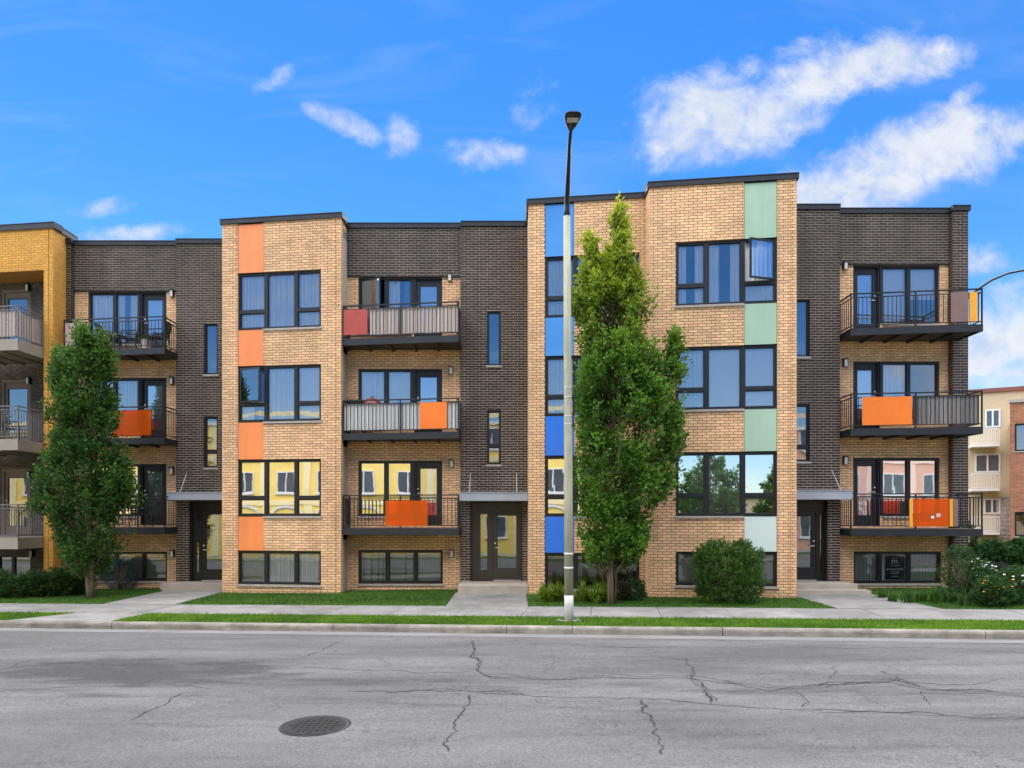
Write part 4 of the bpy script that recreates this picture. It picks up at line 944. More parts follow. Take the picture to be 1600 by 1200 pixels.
for px0, px1, py0, py1 in ((1539, 1563, 640, 668), (1523, 1563, 709, 738), (1537, 1563, 779, 803), (1537, 1563, 850, 880)):
    s0, s1 = w.s(px0), w.s(px1); z1, z0 = w.z(1550, py0), w.z(1550, py1); f = MB()
    f.wbox(w, s0, s1, z1-.09, z1, .003, .07); f.wbox(w, s0, s1, z0, z0+.09, .003, .07); f.wbox(w, s0, s0+.09, z0+.09, z1-.09, .003, .07); f.wbox(w, s1-.09, s1, z0+.09, z1-.09, .003, .07); f.wbox(w, (s0+s1)/2-.05, (s0+s1)/2+.05, z0+.09, z1-.09, .003, .07)
    fo = f.build('window', WTRIM, e); p = MB(); p.wbox(w, s0+.09, s1-.09, z0+.09, z1-.09, .003, .025); p.build('pane', FARG, fo)
stn = MB(); zt = w.z(1550, 776); rr = random.Random(5)
z = -.8
while z < zt:
    h = rr.uniform(.12, .3); s = w.s(1556)
    while s < w.len:
        l = rr.uniform(.25, .7); stn.wbox(w, s+.01, min(s+l-.01, w.len), z+.01, min(z+h-.01, zt), .0, .04+rr.uniform(0, .03)); s += l
    z += h
so = stn.build('stone_facing', STONE, e); so['kind'] = 'stuff'
e2 = empty('brick_house', (28, 36, 0), 'red brick building cut off by the right edge of the picture', 'building')
rw = Wall((25.9, 36.6), (34, 31.5)); k = rw.p(0, 0).y/FP
zt = EYE+(HY-628)*36.3/FP
rops = []
for py0, py1 in ((662, 705), (800, 838)):
    rops.append((rw.s(1585.5), rw.s(1585.5)+1.9, rw.z(1590, py1), rw.z(1590, py0)))
brick_wall(e2, rw, 0, 5.0, -.6, zt, rops, REDB, REDM, REDB, 150)
for o in rops: window(e2, rw, *o, [o[0]+.95], None, [None, None])
rb = MB(); P = [rw.p(0, 0, -.2), rw.p(rw.len, 0, -.2), Vector((46, 42, 0)), rw.p(0, 0, -.2)*1.24]; rb.prism([(p.x, p.y) for p in P], -.6, zt-.05); rb.build('rear_wall', REDB, e2)
rl = Wall((rw.p(0, 0, -9).x, rw.p(0, 0, -9).y), (rw.a.x, rw.a.y)); 
cb = MB(); cb.wbox(rw, -.06, 5.06, zt, zt+.16, -.3, .07); cb.build('coping', SILL, e2)

# ------------------------------------------------------------------ street lamps
def lamp_head(e, neck, d, L=.62, wd=.15):
    """flat teardrop luminaire along direction d"""
    d = Vector(d).normalized(); side = Vector((d.y, -d.x, 0)).normalized(); up = side.cross(d)
    if up.z < 0: up = -up
    b = MB(); prof = [(0, .03, .035), (.08, .045, .045), (.2, .085, .05), (.38, .13, .055), (.52, .148, .05), (.62, .15, .042), (.70, .135, .03), (.74, .10, .018)]
    n = 14; base = 0; k0 = L/.74
    for (t, hw, hh) in prof:
        c = Vector(neck)+d*t*k0
        for j in range(n):
            a = 2*math.pi*j/n; ca, sa = math.cos(a), math.sin(a)
            b.v.append(tuple(c+side*hw*(abs(ca)**.8)*(1 if ca > 0 else -1)+up*hh*(sa if sa > 0 else sa*.45)))
    for k in range(len(prof)-1):
        for j in range(n): b.f.append((k*n+j, k*n+(j+1) % n, (k+1)*n+(j+1) % n, (k+1)*n+j)); b.m.append(0)
    b.f.append(tuple(range(n-1, -1, -1))); b.f.append(tuple(range((len(prof)-1)*n, len(prof)*n))); b.m += [0, 0]
    h = b.build('lamp_head', LAMPB, e, True)
    c = Vector(neck)+d*.50*k0-up*.025; l = MB(); P = []
    for zz in (-.012, 0):
        for a_, s_ in ((-.07, -.10), (-.07, .10), (.07, .10), (.07, -.10)): P.append(c+d*a_+side*s_+up*zz)
    l.hexa(P); l.build('lens', LENS, h); return h
lx, ly = ground_pt(889, 970)
lamp = empty('street_lamp', (lx, ly, gz(lx)), 'tall concrete street lamp with black head standing on the grass verge', 'street lamp')
zb = gz(lx)
b = MB(); b.tube([(lx, ly, zb-.05), (lx, ly, .55), (lx-.003, ly, .74)], [.099, .096, .0955], 20); b.build('painted_base', POLEW, lamp, True)
b = MB(); b.tube([(lx-.003, ly, .74), (lx-.012, ly, 3), (lx-.03, ly, 6), (lx-.045, ly, 8.8)], [.095, .089, .081, .072], 20); b.build('concrete_pole', POLEC, lamp, True)
x0 = lx-.045
arm = [(x0, ly, 8.78), (x0+.003, ly, 8.95), (x0+.0, ly-.05, 9.12), (x0-.01, ly-.35, 9.28), (x0-.035, ly-.9, 9.42), (x0-.07, ly-1.5, 9.5), (x0-.085, 13.0, 9.53)]
b = MB(); b.tube(arm, [.066, .060, .056, .05, .042, .036, .032], 12); b.build('arm', LAMPB, lamp, True)
lamp_head(lamp, (x0-.085, 13.02, 9.53), (0, -1, -.02), .66)
for z in (1.62, 1.32): 
    b = MB(); b.tube([(lx-.006, ly, z-.02), (lx-.006, ly, z+.02)], .1, 20); b.build('band', POLEW, lamp, True)
for z in (5.15, 4.95, 4.55, 4.38): 
    b = MB(); b.tube([(lx-.02, ly, z-.008), (lx-.02, ly, z+.008)], .0885, 20); b.build('strap', LENS, lamp, True)
b = MB(); b.tube([(lx+.075, ly-.02, 4.3), (lx+.1, ly-.02, 4.5), (lx+.105, ly-.02, 5.0), (lx+.08, ly-.02, 5.2)], .012, 8); b.build('conduit', IRON, lamp, True)
b = MB()
for i in range(22):
    a = R.uniform(0, 6.28); r_ = R.uniform(.1, .3); c = (lx+r_*math.cos(a), ly+r_*math.sin(a)*.7, gz(lx)); q = R.uniform(.025, .06)
    b.lathe([(q*.7, -.01), (q, q*.3), (q*.5, q*.7)], c, 6)
b = b.build('footing_rubble', CONC, lamp); b['kind'] = 'stuff'
l2 = empty('street_lamp', (16.4, 26, gz(16)), 'far street lamp with curved grey arm behind the right corner', 'street lamp')
b = MB(); b.tube([(16.4, 26, -.1), (16.4, 26, 5), (16.4, 26, 10)], [.1, .085, .07], 12); b.build('pole', POLEC, l2, True)
b = MB(); b.tube([(16.4, 26, 9.9), (16.62, 26, 10.3), (17.2, 26, 10.82), (17.7, 26, 11.15), (18.3, 26, 11.4), (18.9, 26, 11.52), (19.6, 26, 11.56)], [.06, .055, .05, .046, .042, .04, .036], 10); b.build('arm', LAMPB, l2, True)
lamp_head(l2, (19.6, 26, 11.56), (1, 0, 0))

# ------------------------------------------------------------------ plants
def leaf(b, p, d, L, wd, col, fold=.15):
    d = Vector(d).normalized(); s = d.orthogonal().normalized(); s.rotate(Matrix.Rotation(R.uniform(0, 6.28), 3, d)); n = s.cross(d)
    i = len(b.v); m = p+d*L*.5-n*L*fold
    b.v += [tuple(p), tuple(m+s*wd), tuple(p+d*L), tuple(m-s*wd)]; b.f.append((i, i+1, i+2, i+3)); b.m.append(0); b.c += [col]*4
def lerp_rows(rows, z):
    for (z0, a0, c0), (z1, a1, c1) in zip(rows, rows[1:]):
        if z0 <= z <= z1: f = (z-z0)/(z1-z0); return a0+(a1-a0)*f, c0+(c1-c0)*f
    return None
def tree(name, label, base, rows, shoots, seed, stems, leafL=.10, tips=0.0, spires=(), darkcol=(.022, .080, .010), lightcol=(.17, .33, .028), tipcol=(.42, .46, .03), depthk=.85, per=36, gate=.0, group=None, shrink=.10):
    """stems fanning up from the base; leafy upright shoots spread through the crown's volume"""
    rr = random.Random(seed); e = empty(name, base, label, 'tree', group)
    zt, zb = rows[-1][0], rows[0][0]; wmax = max(c-a for _, a, c in rows)
    tb = MB(); tops = []
    for i in range(stems):
        z1 = zb+(zt-zb)*rr.uniform(.45, .92) if i else zb+(zt-zb)*.96; lr = lerp_rows(rows, z1); tx = rr.uniform(lr[0]*.55+lr[1]*.45, lr[0]*.45+lr[1]*.55) if i == 0 else rr.uniform(lr[0]*.8+lr[1]*.2, lr[0]*.2+lr[1]*.8)
        ty = base[1]+rr.uniform(-.3, .3)*wmax*depthk; bx = base[0]+(rr.uniform(-.10, .10) if stems > 4 else rr.uniform(-.03, .03)); by = base[1]+rr.uniform(-.08, .08)
        pts = []; n = 9
        for k in range(n+1):
            f = k/n; g = f**1.5; pts.append((bx+(tx-bx)*g+rr.uniform(-.03, .03)*(0 < k < n), by+(ty-by)*g+rr.uniform(-.03, .03), base[2]-.08+(z1-base[2]+.08)*f))
        r0 = (.10 if i == 0 else .055) if stems <= 5 else (.055 if i == 0 else rr.uniform(.028, .045))
        tb.tube(pts, [r0*(1-.85*(k/n)) for k in range(n+1)], 8); tops.append(pts)
    cb = MB(); shots = []
    tries = 0
    while len(shots) < shoots and tries < shoots*20:
        tries += 1; z = rr.uniform(zb, zt); lr = lerp_rows(rows, z); hw = max(.06, (lr[1]-lr[0])/2-shrink)
        if rr.random() > hw*2/wmax+.08: continue
        a = rr.uniform(0, 2*math.pi); q = math.sqrt(rr.uniform(.12, 1.0)); jit = 1+.16*noise.noise(Vector((math.cos(a)*1.5+seed, math.sin(a)*1.5, z*1.3)))
        x = (lr[0]+lr[1])/2+hw*q*math.cos(a)*jit; y = base[1]+max(hw*depthk, .1)*q*math.sin(a)*jit
        if noise.noise(Vector((x*1.25+seed, y*1.25, z*.8))) < gate and rr.random() < .8: continue
        shots.append((Vector((x, y, z)), q, hw))
    for sx, sz0, sz1 in spires:
        for k in range(int((sz1-sz0)/.03)):
            z = sz0+(sz1-sz0)*rr.random(); sp = .15*(1-(z-sz0)/(sz1-sz0))+.03; shots.append((Vector((sx+rr.gauss(0, sp), base[1]+rr.gauss(0, sp), z)), 1.0, .3))
    for c, q, hw in shots:
        cx = base[0]; outd = Vector((c.x-cx, c.y-base[1], 0)); outd = outd.normalized() if outd.length > .01 else Vector((0, 0, 0))
        ax = (Vector((0, 0, 1))+outd*rr.uniform(.05, .5)+Vector((rr.gauss(0, .2), rr.gauss(0, .2), 0))).normalized(); ln = rr.uniform(.6, .85) if (q > .8 and rr.random() < .18) else rr.uniform(.26, .5); hue = .55*rr.random()+.45*max(0, min(1, .5+1.1*noise.noise(Vector((c.x*1.6, c.y*1.6+seed, c.z*1.1)))))
        if rr.random() < .45: tb.tube([tuple(c-outd*min(.4, hw*.5)-Vector((0, 0, .35))), tuple(c), tuple(c+ax*ln*.8)], [.013, .008, .003], 5, cap=False)
        tipf = max(0, (c.z-(zt-(zt-zb)*.42))/((zt-zb)*.42))*tips
        for k in range(per):
            t = rr.random(); p = c+ax*ln*(t-.3)+Vector((rr.gauss(0, .075), rr.gauss(0, .075), rr.gauss(0, .05)))
            dd = (ax*rr.uniform(.2, 1)+outd*.35+Vector((rr.gauss(0, .6), rr.gauss(0, .6), rr.gauss(0, .45))))
            f = min(1, max(0, .12+.62*hue+.5*(t-.45)+.25*(q-.7)+rr.gauss(0, .16))); col = [a_+(b_-a_)*f for a_, b_ in zip(darkcol, lightcol)]  # leaf colour carries shade: darker towards the inside of the crown
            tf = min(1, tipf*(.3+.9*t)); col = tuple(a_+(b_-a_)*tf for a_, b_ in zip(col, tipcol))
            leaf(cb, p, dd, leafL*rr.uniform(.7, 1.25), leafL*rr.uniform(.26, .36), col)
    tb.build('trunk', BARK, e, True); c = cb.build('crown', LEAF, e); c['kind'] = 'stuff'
    return e
def rows_px(d, lst):
    out = []
    for py, a, c in lst: out.append((EYE+(HY-py)*d/FP, (a-HX)*d/FP, (c-HX)*d/FP))
    return sorted(out)
TD = 17.75; tx = (955-HX)*TD/FP
tree('oak_tree', 'tall columnar green tree with yellow tips beside the lamp post', (tx, TD, gz(tx)),
     rows_px(TD, [(884, 925, 985), (868, 905, 1008), (835, 903, 1012), (800, 900, 1030), (765, 898, 1052), (720, 896, 1058), (670, 897, 1058), (620, 897, 1050), (580, 900, 1040), (545, 903, 1020), (500, 903, 1003), (465, 910, 992), (440, 918, 984), (415, 940, 978), (385, 956, 974), (360, 962, 969)]),
     1050, 3, 9, .112, 1.0, [((965-HX)*TD/FP, EYE+(HY-440)*TD/FP, EYE+(HY-336)*TD/FP), ((927-HX)*TD/FP, EYE+(HY-485)*TD/FP, EYE+(HY-380)*TD/FP), ((988-HX)*TD/FP, EYE+(HY-500)*TD/FP, EYE+(HY-425)*TD/FP), ((1050-HX)*TD/FP, EYE+(HY-720)*TD/FP, EYE+(HY-640)*TD/FP), ((1050-HX)*TD/FP, EYE+(HY-600)*TD/FP, EYE+(HY-530)*TD/FP), ((905-HX)*TD/FP, EYE+(HY-500)*TD/FP, EYE+(HY-462)*TD/FP)], per=36)
TL = 20.4; tx = (142-HX)*TL/FP
tree('oak_tree', 'dark green columnar tree in front of the left balconies', (tx, TL, gz(tx)),
     rows_px(TL, [(900, 118, 166), (880, 98, 184), (850, 92, 192), (815, 84, 194), (785, 72, 196), (750, 72, 198), (715, 78, 190), (680, 80, 180), (640, 78, 180), (600, 84, 178), (570, 92, 176), (545, 112, 168), (520, 122, 140)]),
     760, 9, 4, .105, .25, [((131-HX)*TL/FP, EYE+(HY-570)*TL/FP, EYE+(HY-514)*TL/FP), ((158-HX)*TL/FP, EYE+(HY-580)*TL/FP, EYE+(HY-535)*TL/FP), ((96-HX)*TL/FP, EYE+(HY-620)*TL/FP, EYE+(HY-555)*TL/FP), ((74-HX)*TL/FP, EYE+(HY-800)*TL/FP, EYE+(HY-745)*TL/FP), ((188-HX)*TL/FP, EYE+(HY-790)*TL/FP, EYE+(HY-725)*TL/FP)],
     darkcol=(.016, .062, .010), lightcol=(.085, .19, .026), tipcol=(.18, .29, .03), per=36)
for i, (x, y, h, rd) in enumerate(((5.5, -3.4, 5.6, 1.9), (9.8, -4.4, 5.2, 1.8))):
    tree('street_tree', ['round leafy tree across the street, reflected in the bay with green panels', 'second leafy tree across the street beside the low cream house'][i], (x, y, gz(x)), [(gz(x)+1.4, x-.5, x+.5), (gz(x)+2.4, x-rd, x+rd), (gz(x)+h-1.4, x-rd*.95, x+rd*.95), (gz(x)+h, x-.4, x+.4)], 420, 30+i, 4, .17, 0, per=24, depthk=1, lightcol=(.11, .21, .03))
def bush(name, label, c, rx, ry, h, n, seed, L=.055, wd=.3, dark=(.016, .055, .012), light=(.07, .15, .025), cat='shrub', group=None, spiky=.5, boxy=.5, flowers=None):
    rr = random.Random(seed); e = empty(name, c, label, cat, group); b = MB(); t = MB()
    for k in range(14):
        a = rr.uniform(0, 6.28); q = rr.uniform(.2, .8); t.tube([(c[0]+rr.gauss(0, .05), c[1]+rr.gauss(0, .05), c[2]-.05), (c[0]+rx*q*.5*math.cos(a), c[1]+ry*q*.5*math.sin(a), c[2]+h*.4), (c[0]+rx*q*math.cos(a), c[1]+ry*q*math.sin(a), c[2]+h*.8)], [.014, .010, .004], 5)
    t.build('stem', BARK, e, True)
    for k in range(n//14):
        a = rr.uniform(0, 6.28); zz = rr.random(); prof = (1-max(0, (zz-boxy)/(1-boxy))**2.2)**.5*(.86+.14*min(1, zz*4)); q = math.sqrt(rr.uniform(.25, 1))*prof
        j = 1+.13*noise.noise(Vector((math.cos(a)*2+seed, math.sin(a)*2, zz*2.5)))
        p = Vector((c[0]+rx*q*j*math.cos(a), c[1]+ry*q*j*math.sin(a), c[2]+.02+h*.93*zz*(1+.12*noise.noise(Vector((p0 if False else a, seed, 1))))))
        out = Vector((math.cos(a), math.sin(a), .4)); ax = (Vector((0, 0, 1))*spiky+out*.5+Vector((rr.gauss(0, .3), rr.gauss(0, .3), 0))).normalized(); hue = rr.random(); ln = rr.uniform(.12, .26)
        for m in range(14):
            s = rr.random(); f = min(1, max(0, .15+.5*hue+.4*(s-.4)+rr.gauss(0, .12))); col = tuple(u+(v-u)*f for u, v in zip(dark, light))
            leaf(b, p+ax*ln*(s-.3)+Vector((rr.gauss(0, .02), rr.gauss(0, .02), 0)), ax*.7+Vector((rr.gauss(0, .55), rr.gauss(0, .55), rr.gauss(0, .3))), L*rr.uniform(.7, 1.3), L*wd*rr.uniform(.7, 1.1), col)
    f = b.build('foliage', LEAF, e); f['kind'] = 'stuff'
    if flowers:
        fb = MB()
        for k in range(flowers[0]):
            a = rr.uniform(3.4, 6.0); q = rr.uniform(.5, 1.05); p = (c[0]+rx*q*math.cos(a), c[1]+ry*q*math.sin(a), c[2]+h*rr.uniform(.5, 1.08)); fb.lathe([(.01, -.01), (.035, .0), (.02, .018)], p, 6)
        fo = fb.build('blossom', flowers[1], e); fo['kind'] = 'stuff'
    return e
def gp_(px, py): x, y = ground_pt(px, py); return (x, y, gz(x))
c = gp_(1140, 943); bush('round_bush', 'large dense round green bush in front of the green-panelled bay', (c[0], 17.75, c[2]), .86, .68, 1.56, 17000, 3, .062, .26, (.018, .06, .010), (.12, .235, .028), cat='bush', boxy=.72, spiky=.9)
def tuft(label, c, n, L, seed, cols=((.04, .11, .012), (.13, .24, .03)), wd=.014, spread=1.0, name='lily_clump', cat='plant', group=None):
    rr = random.Random(seed); e = empty(name, c, label, cat, group); b = MB()
    for k in range(n):
        a = rr.uniform(0, 6.28); lean = rr.uniform(.15, 1.0)*spread; l = L*rr.uniform(.6, 1.15); p = Vector((c[0]+rr.gauss(0, .06), c[1]+rr.gauss(0, .06), c[2]-.01)); o = Vector((math.cos(a), math.sin(a), 0)); s = Vector((-o.y, o.x, 0))
        f = rr.random(); col = tuple(u+(v-u)*f for u, v in zip(*cols)); prev = None
        for i in range(5):
            t = i/4; q = p+o*lean*l*.75*t*t+Vector((0, 0, 1))*l*(t-lean*.55*t*t); w_ = wd*(1-t**2*.95)
            i0 = len(b.v); b.v += [tuple(q-s*w_), tuple(q+s*w_)]; b.c += [col]*2
            if prev is not None: b.f.append((prev, prev+1, i0+1, i0)); b.m.append(0)
            prev = i0
    o = b.build('leaf_blades', LEAF, e); o['kind'] = 'stuff'; return e
spots = [(852, 940), (872, 938), (912, 939), (932, 941), (948, 938)]
nm = ['at the left end of the row by the lamp post', 'just left of the lamp post', 'just right of the lamp post', 'second to the right of the lamp post', 'under the stems of the tall tree']
for i, (px, py) in enumerate(spots): tuft('bright green day lily clump '+nm[i], gp_(px, py), 190, .66, 40+i, ((.09, .17, .012), (.26, .36, .03)), group='day lilies in front of the blue-panelled bay', wd=.017, spread=1.5)
for i, (px, py, h, rx, lab, dk, lt) in enumerate([(968, 938, .42, .28, 'low dark reddish shrub right of the tall tree stems', (.03, .03, .014), (.07, .06, .025)), (990, 938, .5, .3, 'low green shrub at the right end of the lily row', (.02, .06, .015), (.06, .12, .03))]):
    c = gp_(px, py); bush('low_shrub', lab, c, rx, .28, h, 2200, 60+i, .05, .3, dk, lt)
# shrub border at the left edge
names = ['at the far left edge of the picture', 'second from the left edge', 'below the lime blind', 'in front of the ochre pier', 'left of the tree trunk', 'beside the tree trunk']
for i, (px, py, h, rx) in enumerate([(2, 934, .75, .42), (28, 934, .62, .42), (54, 933, .72, .42), (80, 932, .80, .45), (104, 931, .74, .42), (126, 929, .62, .36)]):
    c = gp_(px, py); bush('border_shrub', 'dark green border shrub '+names[i], c, rx, .4, h, 3400, 70+i, .06, .3, (.016, .05, .010), (.05, .12, .02), group='shrub border along the left lawn', boxy=.45)
c = gp_(176, 924); bush('spruce_shrub', 'blue-grey young spruce right of the left tree trunk', (c[0], c[1]+.4, c[2]), .5, .45, 1.0, 4200, 80, .05, .16, (.03, .06, .05), (.10, .16, .14), boxy=.1)
c = gp_(205, 919); bush('low_shrub', 'low blue-green ground shrub under the left basement window', c, .42, .3, .3, 1800, 81, .045, .22, (.03, .07, .05), (.10, .17, .12))
# garden at the right corner
G = [(1500, 940, .62, 1.35, .05, 'tall dark shrub at the base of the corner pier', None), (1528, 938, .5, 1.0, .06, 'shrub with white blossoms near the corner pier', (26, PAPER)), (1552, 948, .48, .62, .06, 'low bush with yellow blossoms at the right', (10, YELP)), (1580, 944, .5, .78, .06, 'bushy plant with small white flowers at the right edge', (18, PAPER)),
     (1560, 932, .5, .8, .05, 'dark purple-tinged bush behind the flower bed', None), (1600, 938, .5, .8, .06, 'green bush cut off by the right edge', None)]
for i, (px, py, rx, h, L, lab, fl) in enumerate(G):
    c = gp_(px, py); bush('garden_shrub', lab, c, rx*.8, rx*.7, h, 4200, 90+i, L, .3, (.016, .05, .012) if i != 4 else (.03, .03, .03), (.06, .14, .025) if i != 4 else (.07, .07, .06), group='garden at the right corner', flowers=fl, boxy=.4)
gl = ['leftmost in the bed under the sign', 'second in the bed under the sign', 'third in the bed under the sign', 'fourth in the bed, below the right blind', 'fifth in the bed, beside the corner shrub', 'at the front of the bed beside the corner shrub', 'beside the right-hand walkway']
for i, (px, py) in enumerate([(1395, 940), (1418, 942), (1440, 940), (1462, 942), (1480, 941), (1505, 946), (1378, 934)]):
    tuft('tall grass tuft '+gl[i], gp_(px, py), 75, (.36, .5, .42, .58, .38, .45, .3)[i], 120+i, ((.025, .08, .012), (.08, .18, .03)), .010, .8, 'grass_tuft', 'plant', 'grass tufts below the right basement window')
# hedge beyond the corner
hn = ['nearest to the corner pier', 'second from the corner pier', 'third from the corner pier', 'in front of the stone facing', 'in front of the red brick building', 'at the right edge']
for i, px in enumerate((1524, 1540, 1556, 1572, 1588, 1606)):
    x = (px-HX)*28/FP; bush('hedge_bush', 'clipped hedge bush beyond the path, '+hn[i], (x, 28+.1*i, gz(x)-.1), .5, .5, .95+.12*(i % 3), 2600, 140+i, .10, .35, (.016, .05, .012), (.05, .12, .025), cat='bush', group='hedge beyond the path')
x = (1522-HX)*26/FP; bush('cypress_shrub', 'tall dark shrub between corner pier and beige block', (x, 26.5, gz(x)), .45, .45, 1.9, 3600, 150, .08, .3, (.012, .04, .012), (.04, .09, .02), boxy=.3)

# ------------------------------------------------------------------ turf blades
def front_y(x):
    if x < -14.6: return 22.3+M*(-14.6-x)
    if x < -8.89: return 23.2
    if x < -5.114: return b1.p((x-b1.a.x)/b1.e.x, 0).y
    if x < -1.58: return 21.8
    if x < .478: return 20.2
    if x < 3.744: return b2.p((x-b2.a.x)/b2.e.x, 0).y
    if x < 7.55: return b3.p((x-b3.a.x)/b3.e.x, 0).y
    if x < 9.55: return 19.2
    if x < 13.35: return 20.6
    return 19.4
def turf(name, label, pts, hgt, cols, z=0):
    b = MB(); V = b.v; F = b.f
    for x, y in pts:
        h = hgt*R.uniform(.55, 1.3); a = R.uniform(0, 6.28); w_ = .0075; lx_, ly_ = R.gauss(0, .35)*h, R.gauss(0, .35)*h; i = len(V); zz = gz(x)+z-.012
        ca, sa = math.cos(a)*w_, math.sin(a)*w_; V += [(x-ca, y-sa, zz), (x+ca, y+sa, zz), (x+lx_, y+ly_, zz+h)]; F.append((i, i+1, i+2)); b.m.append(0)
        f = min(1, max(0, .5+.8*noise.noise(Vector((x*.7, y*.7, 0)))+.5*noise.noise(Vector((x*3.1, y*3.1, 4)))+R.gauss(0, .25))); c = tuple(u+(v-u)*f for u, v in zip(*cols)); b.c += [c]*3
    o = b.build(name, GBLADE); tag(o, label, 'grass', kind='stuff')
pts = []
for k in range(60000):
    s, t = R.uniform(-15.5, 13.5), R.uniform(.15, 1.42); 
    lim = -11.6+(t-.17)/1.23*.7
    if lim < s < -9.02: continue
    pts.append(W2(s, t))
turf('verge_grass', 'short grass on the verge by the kerb, in the lighter unshaded green', pts, .055, ((.07, .16, .012), (.19, .32, .025)))  # lighter copy of the grass colour, without the building's shade
pts = []
for k in range(150000):
    x = R.uniform(-18, 18); y = R.uniform(yl(x)-.02, yl(x)+5.4)
    if y > front_y(x)-.02: continue
    if any(a < x < c for a, c, _ in WALKS): continue
    pts.append((x, y))
turf('lawn_grass', 'short grass on the lawns by the facade, its green darkened for shade', pts, .06, ((.04, .105, .012), (.10, .21, .022)))  # shade near the building is put into these darker blade colours

# ------------------------------------------------------------------ small things
mx, my = ground_pt(493, 1134, -.15)
mh = empty('manhole_cover', (mx, my, gz(mx)-.15), 'round dark iron manhole cover in the road', 'manhole cover')
b = MB(); b.lathe([(.40, .0), (.40, .006), (.37, .006), (.365, .002), (.36, .002)], (mx, my, gz(mx)-.15), 40); b.build('rim', IRON, mh)
b = MB(); b.lathe([(.355, .001), (.355, .007)], (mx, my, gz(mx)-.15), 40); b.build('lid', mat('cast_iron', (.018, .017, .016), (.011, .011, .010), .6, 30, bump=.5), mh)
for i in range(-4, 5):
    for k in range(-4, 5):
        if i*i+k*k < 17: 
            b = MB(); b.box((mx+i*.07-.022, my+k*.07-.022, gz(mx)-.1435), (mx+i*.07+.022, my+k*.07+.022, gz(mx)-.138)); b.build('stud', MATS['cast_iron'], mh)
def patio_chair(x, y, z, rz, label, m=None, group='patio chairs on the balconies'):
    e = empty('patio_chair', (x, y, z), label, 'chair', group); m = m or BLACKP
    T = Matrix.Translation((x, y, z)) @ Matrix.Rotation(rz, 4, 'Z'); P = lambda *q: T @ Vector(q)
    def tube(nm, pts, r): 
        b = MB(); b.tube([P(*q) for q in pts], r, 7); b.build(nm, m, e, True)
    for sx in (-.25, .25):
        tube('leg', [(sx, -.24, 0), (sx, -.22, .4), (sx, -.2, .62)], .014); tube('leg', [(sx, .26, 0), (sx, .2, .42)], .014); tube('armrest', [(sx, -.2, .62), (sx, .22, .64)], .018)
    b = MB(); b.hexa([P(-.24, -.22, .40), P(.24, -.22, .40), P(.24, .2, .38), P(-.24, .2, .38), P(-.24, -.22, .43), P(.24, -.22, .43), P(.24, .2, .41), P(-.24, .2, .41)]); b.build('seat', m, e)
    b = MB(); n = 6
    for i in range(n):
        h0, h1 = .42+.5*i/n, .42+.5*(i+1)/n-.02; y0, y1 = .2+.12*i/n, .2+.12*(i+1)/n; wd = .24-.03*(i/n)**2
        b.hexa([P(-wd, y0, h0), P(wd, y0, h0), P(wd, y0+.02, h0), P(-wd, y0+.02, h0), P(-wd, y1, h1), P(wd, y1, h1), P(wd, y1+.02, h1), P(-wd, y1+.02, h1)])
    for i in (-.2, 0, .2): b.bar(P(i, .21, .42), P(i, .33, .91), .02)
    bk = b.build('backrest', m, e); return e
z3, z2, z1 = FL[3]+.003, FL[2]+.003, FL[1]+.003
patio_chair(-13.1, 22.85, z3, math.pi*.5, 'black patio chair at the left on the third-floor balcony behind the left tree')
patio_chair(-12.35, 22.82, z3, -math.pi*.45, 'black patio chair turned left on the third-floor balcony, second from left')
patio_chair(-11.35, 22.62, z3, -math.pi*.5, 'black patio chair at the right end of the third-floor balcony at the left')
patio_chair(-12.0, 22.8, z1, math.pi, 'black patio chair on the first-floor balcony beside the left tree')
patio_chair(-15.9, 22.2, DF[2]+.003, 2.6, 'black patio chair on the second-floor balcony at the left edge')
def table(x, y, z, label, h=.5, r=.24):
    e = empty('side_table', (x, y, z), label, 'table'); b = MB(); b.lathe([(r, h-.025), (r, h)], (x, y, z), 20); b.build('table_top', BLACKP, e)
    for k in range(3):
        a = k*2.09; b = MB(); b.tube([(x+.05*math.cos(a), y+.05*math.sin(a), z+h-.025), (x+r*.8*math.cos(a), y+r*.8*math.sin(a), z)], .011, 6); b.build('leg', BLACKP, e)
table(-12.75, 22.75, z3, 'small black round table between the patio chairs')
def pot(x, y, z, label, r, h, pm, n=600, L=.05, ph=.2, dark=(.02, .06, .015), light=(.07, .15, .03), name='potted_plant', fl=None):
    e = empty(name, (x, y, z), label, 'potted plant'); b = MB(); b.lathe([(r*.72, 0), (r*.95, h*.9), (r, h*.9), (r, h), (r*.88, h), (r*.86, h*.88)], (x, y, z), 18); b.build('pot', pm, e)
    rr = random.Random(int(x*100)); b = MB()
    for k in range(n):
        a = rr.uniform(0, 6.28); q = r*1.15*math.sqrt(rr.random()); zz = z+h*.9+ph*rr.random()*(1.1-q/(r*1.6)); f = rr.random(); leaf(b, Vector((x+q*math.cos(a), y+q*math.sin(a), zz)), (math.cos(a)*.5+rr.gauss(0, .4), math.sin(a)*.5+rr.gauss(0, .4), .7), L, L*.3, tuple(u+(v-u)*f for u, v in zip(dark, light)))
    f = b.build('foliage', LEAF, e); f['kind'] = 'stuff'; return e
pot(-11.75, 22.62, z3, 'pale pot with a small green plant on the third-floor balcony at the left', .17, .34, WICK)
pot(-3.95, 21.35, z2+.60, 'dark planter box bowl with sprawling dark plant on the white-slatted balcony', .2, .16, BLACKP, 700, .05, .14, (.012, .03, .01), (.03, .06, .02)) if False else None
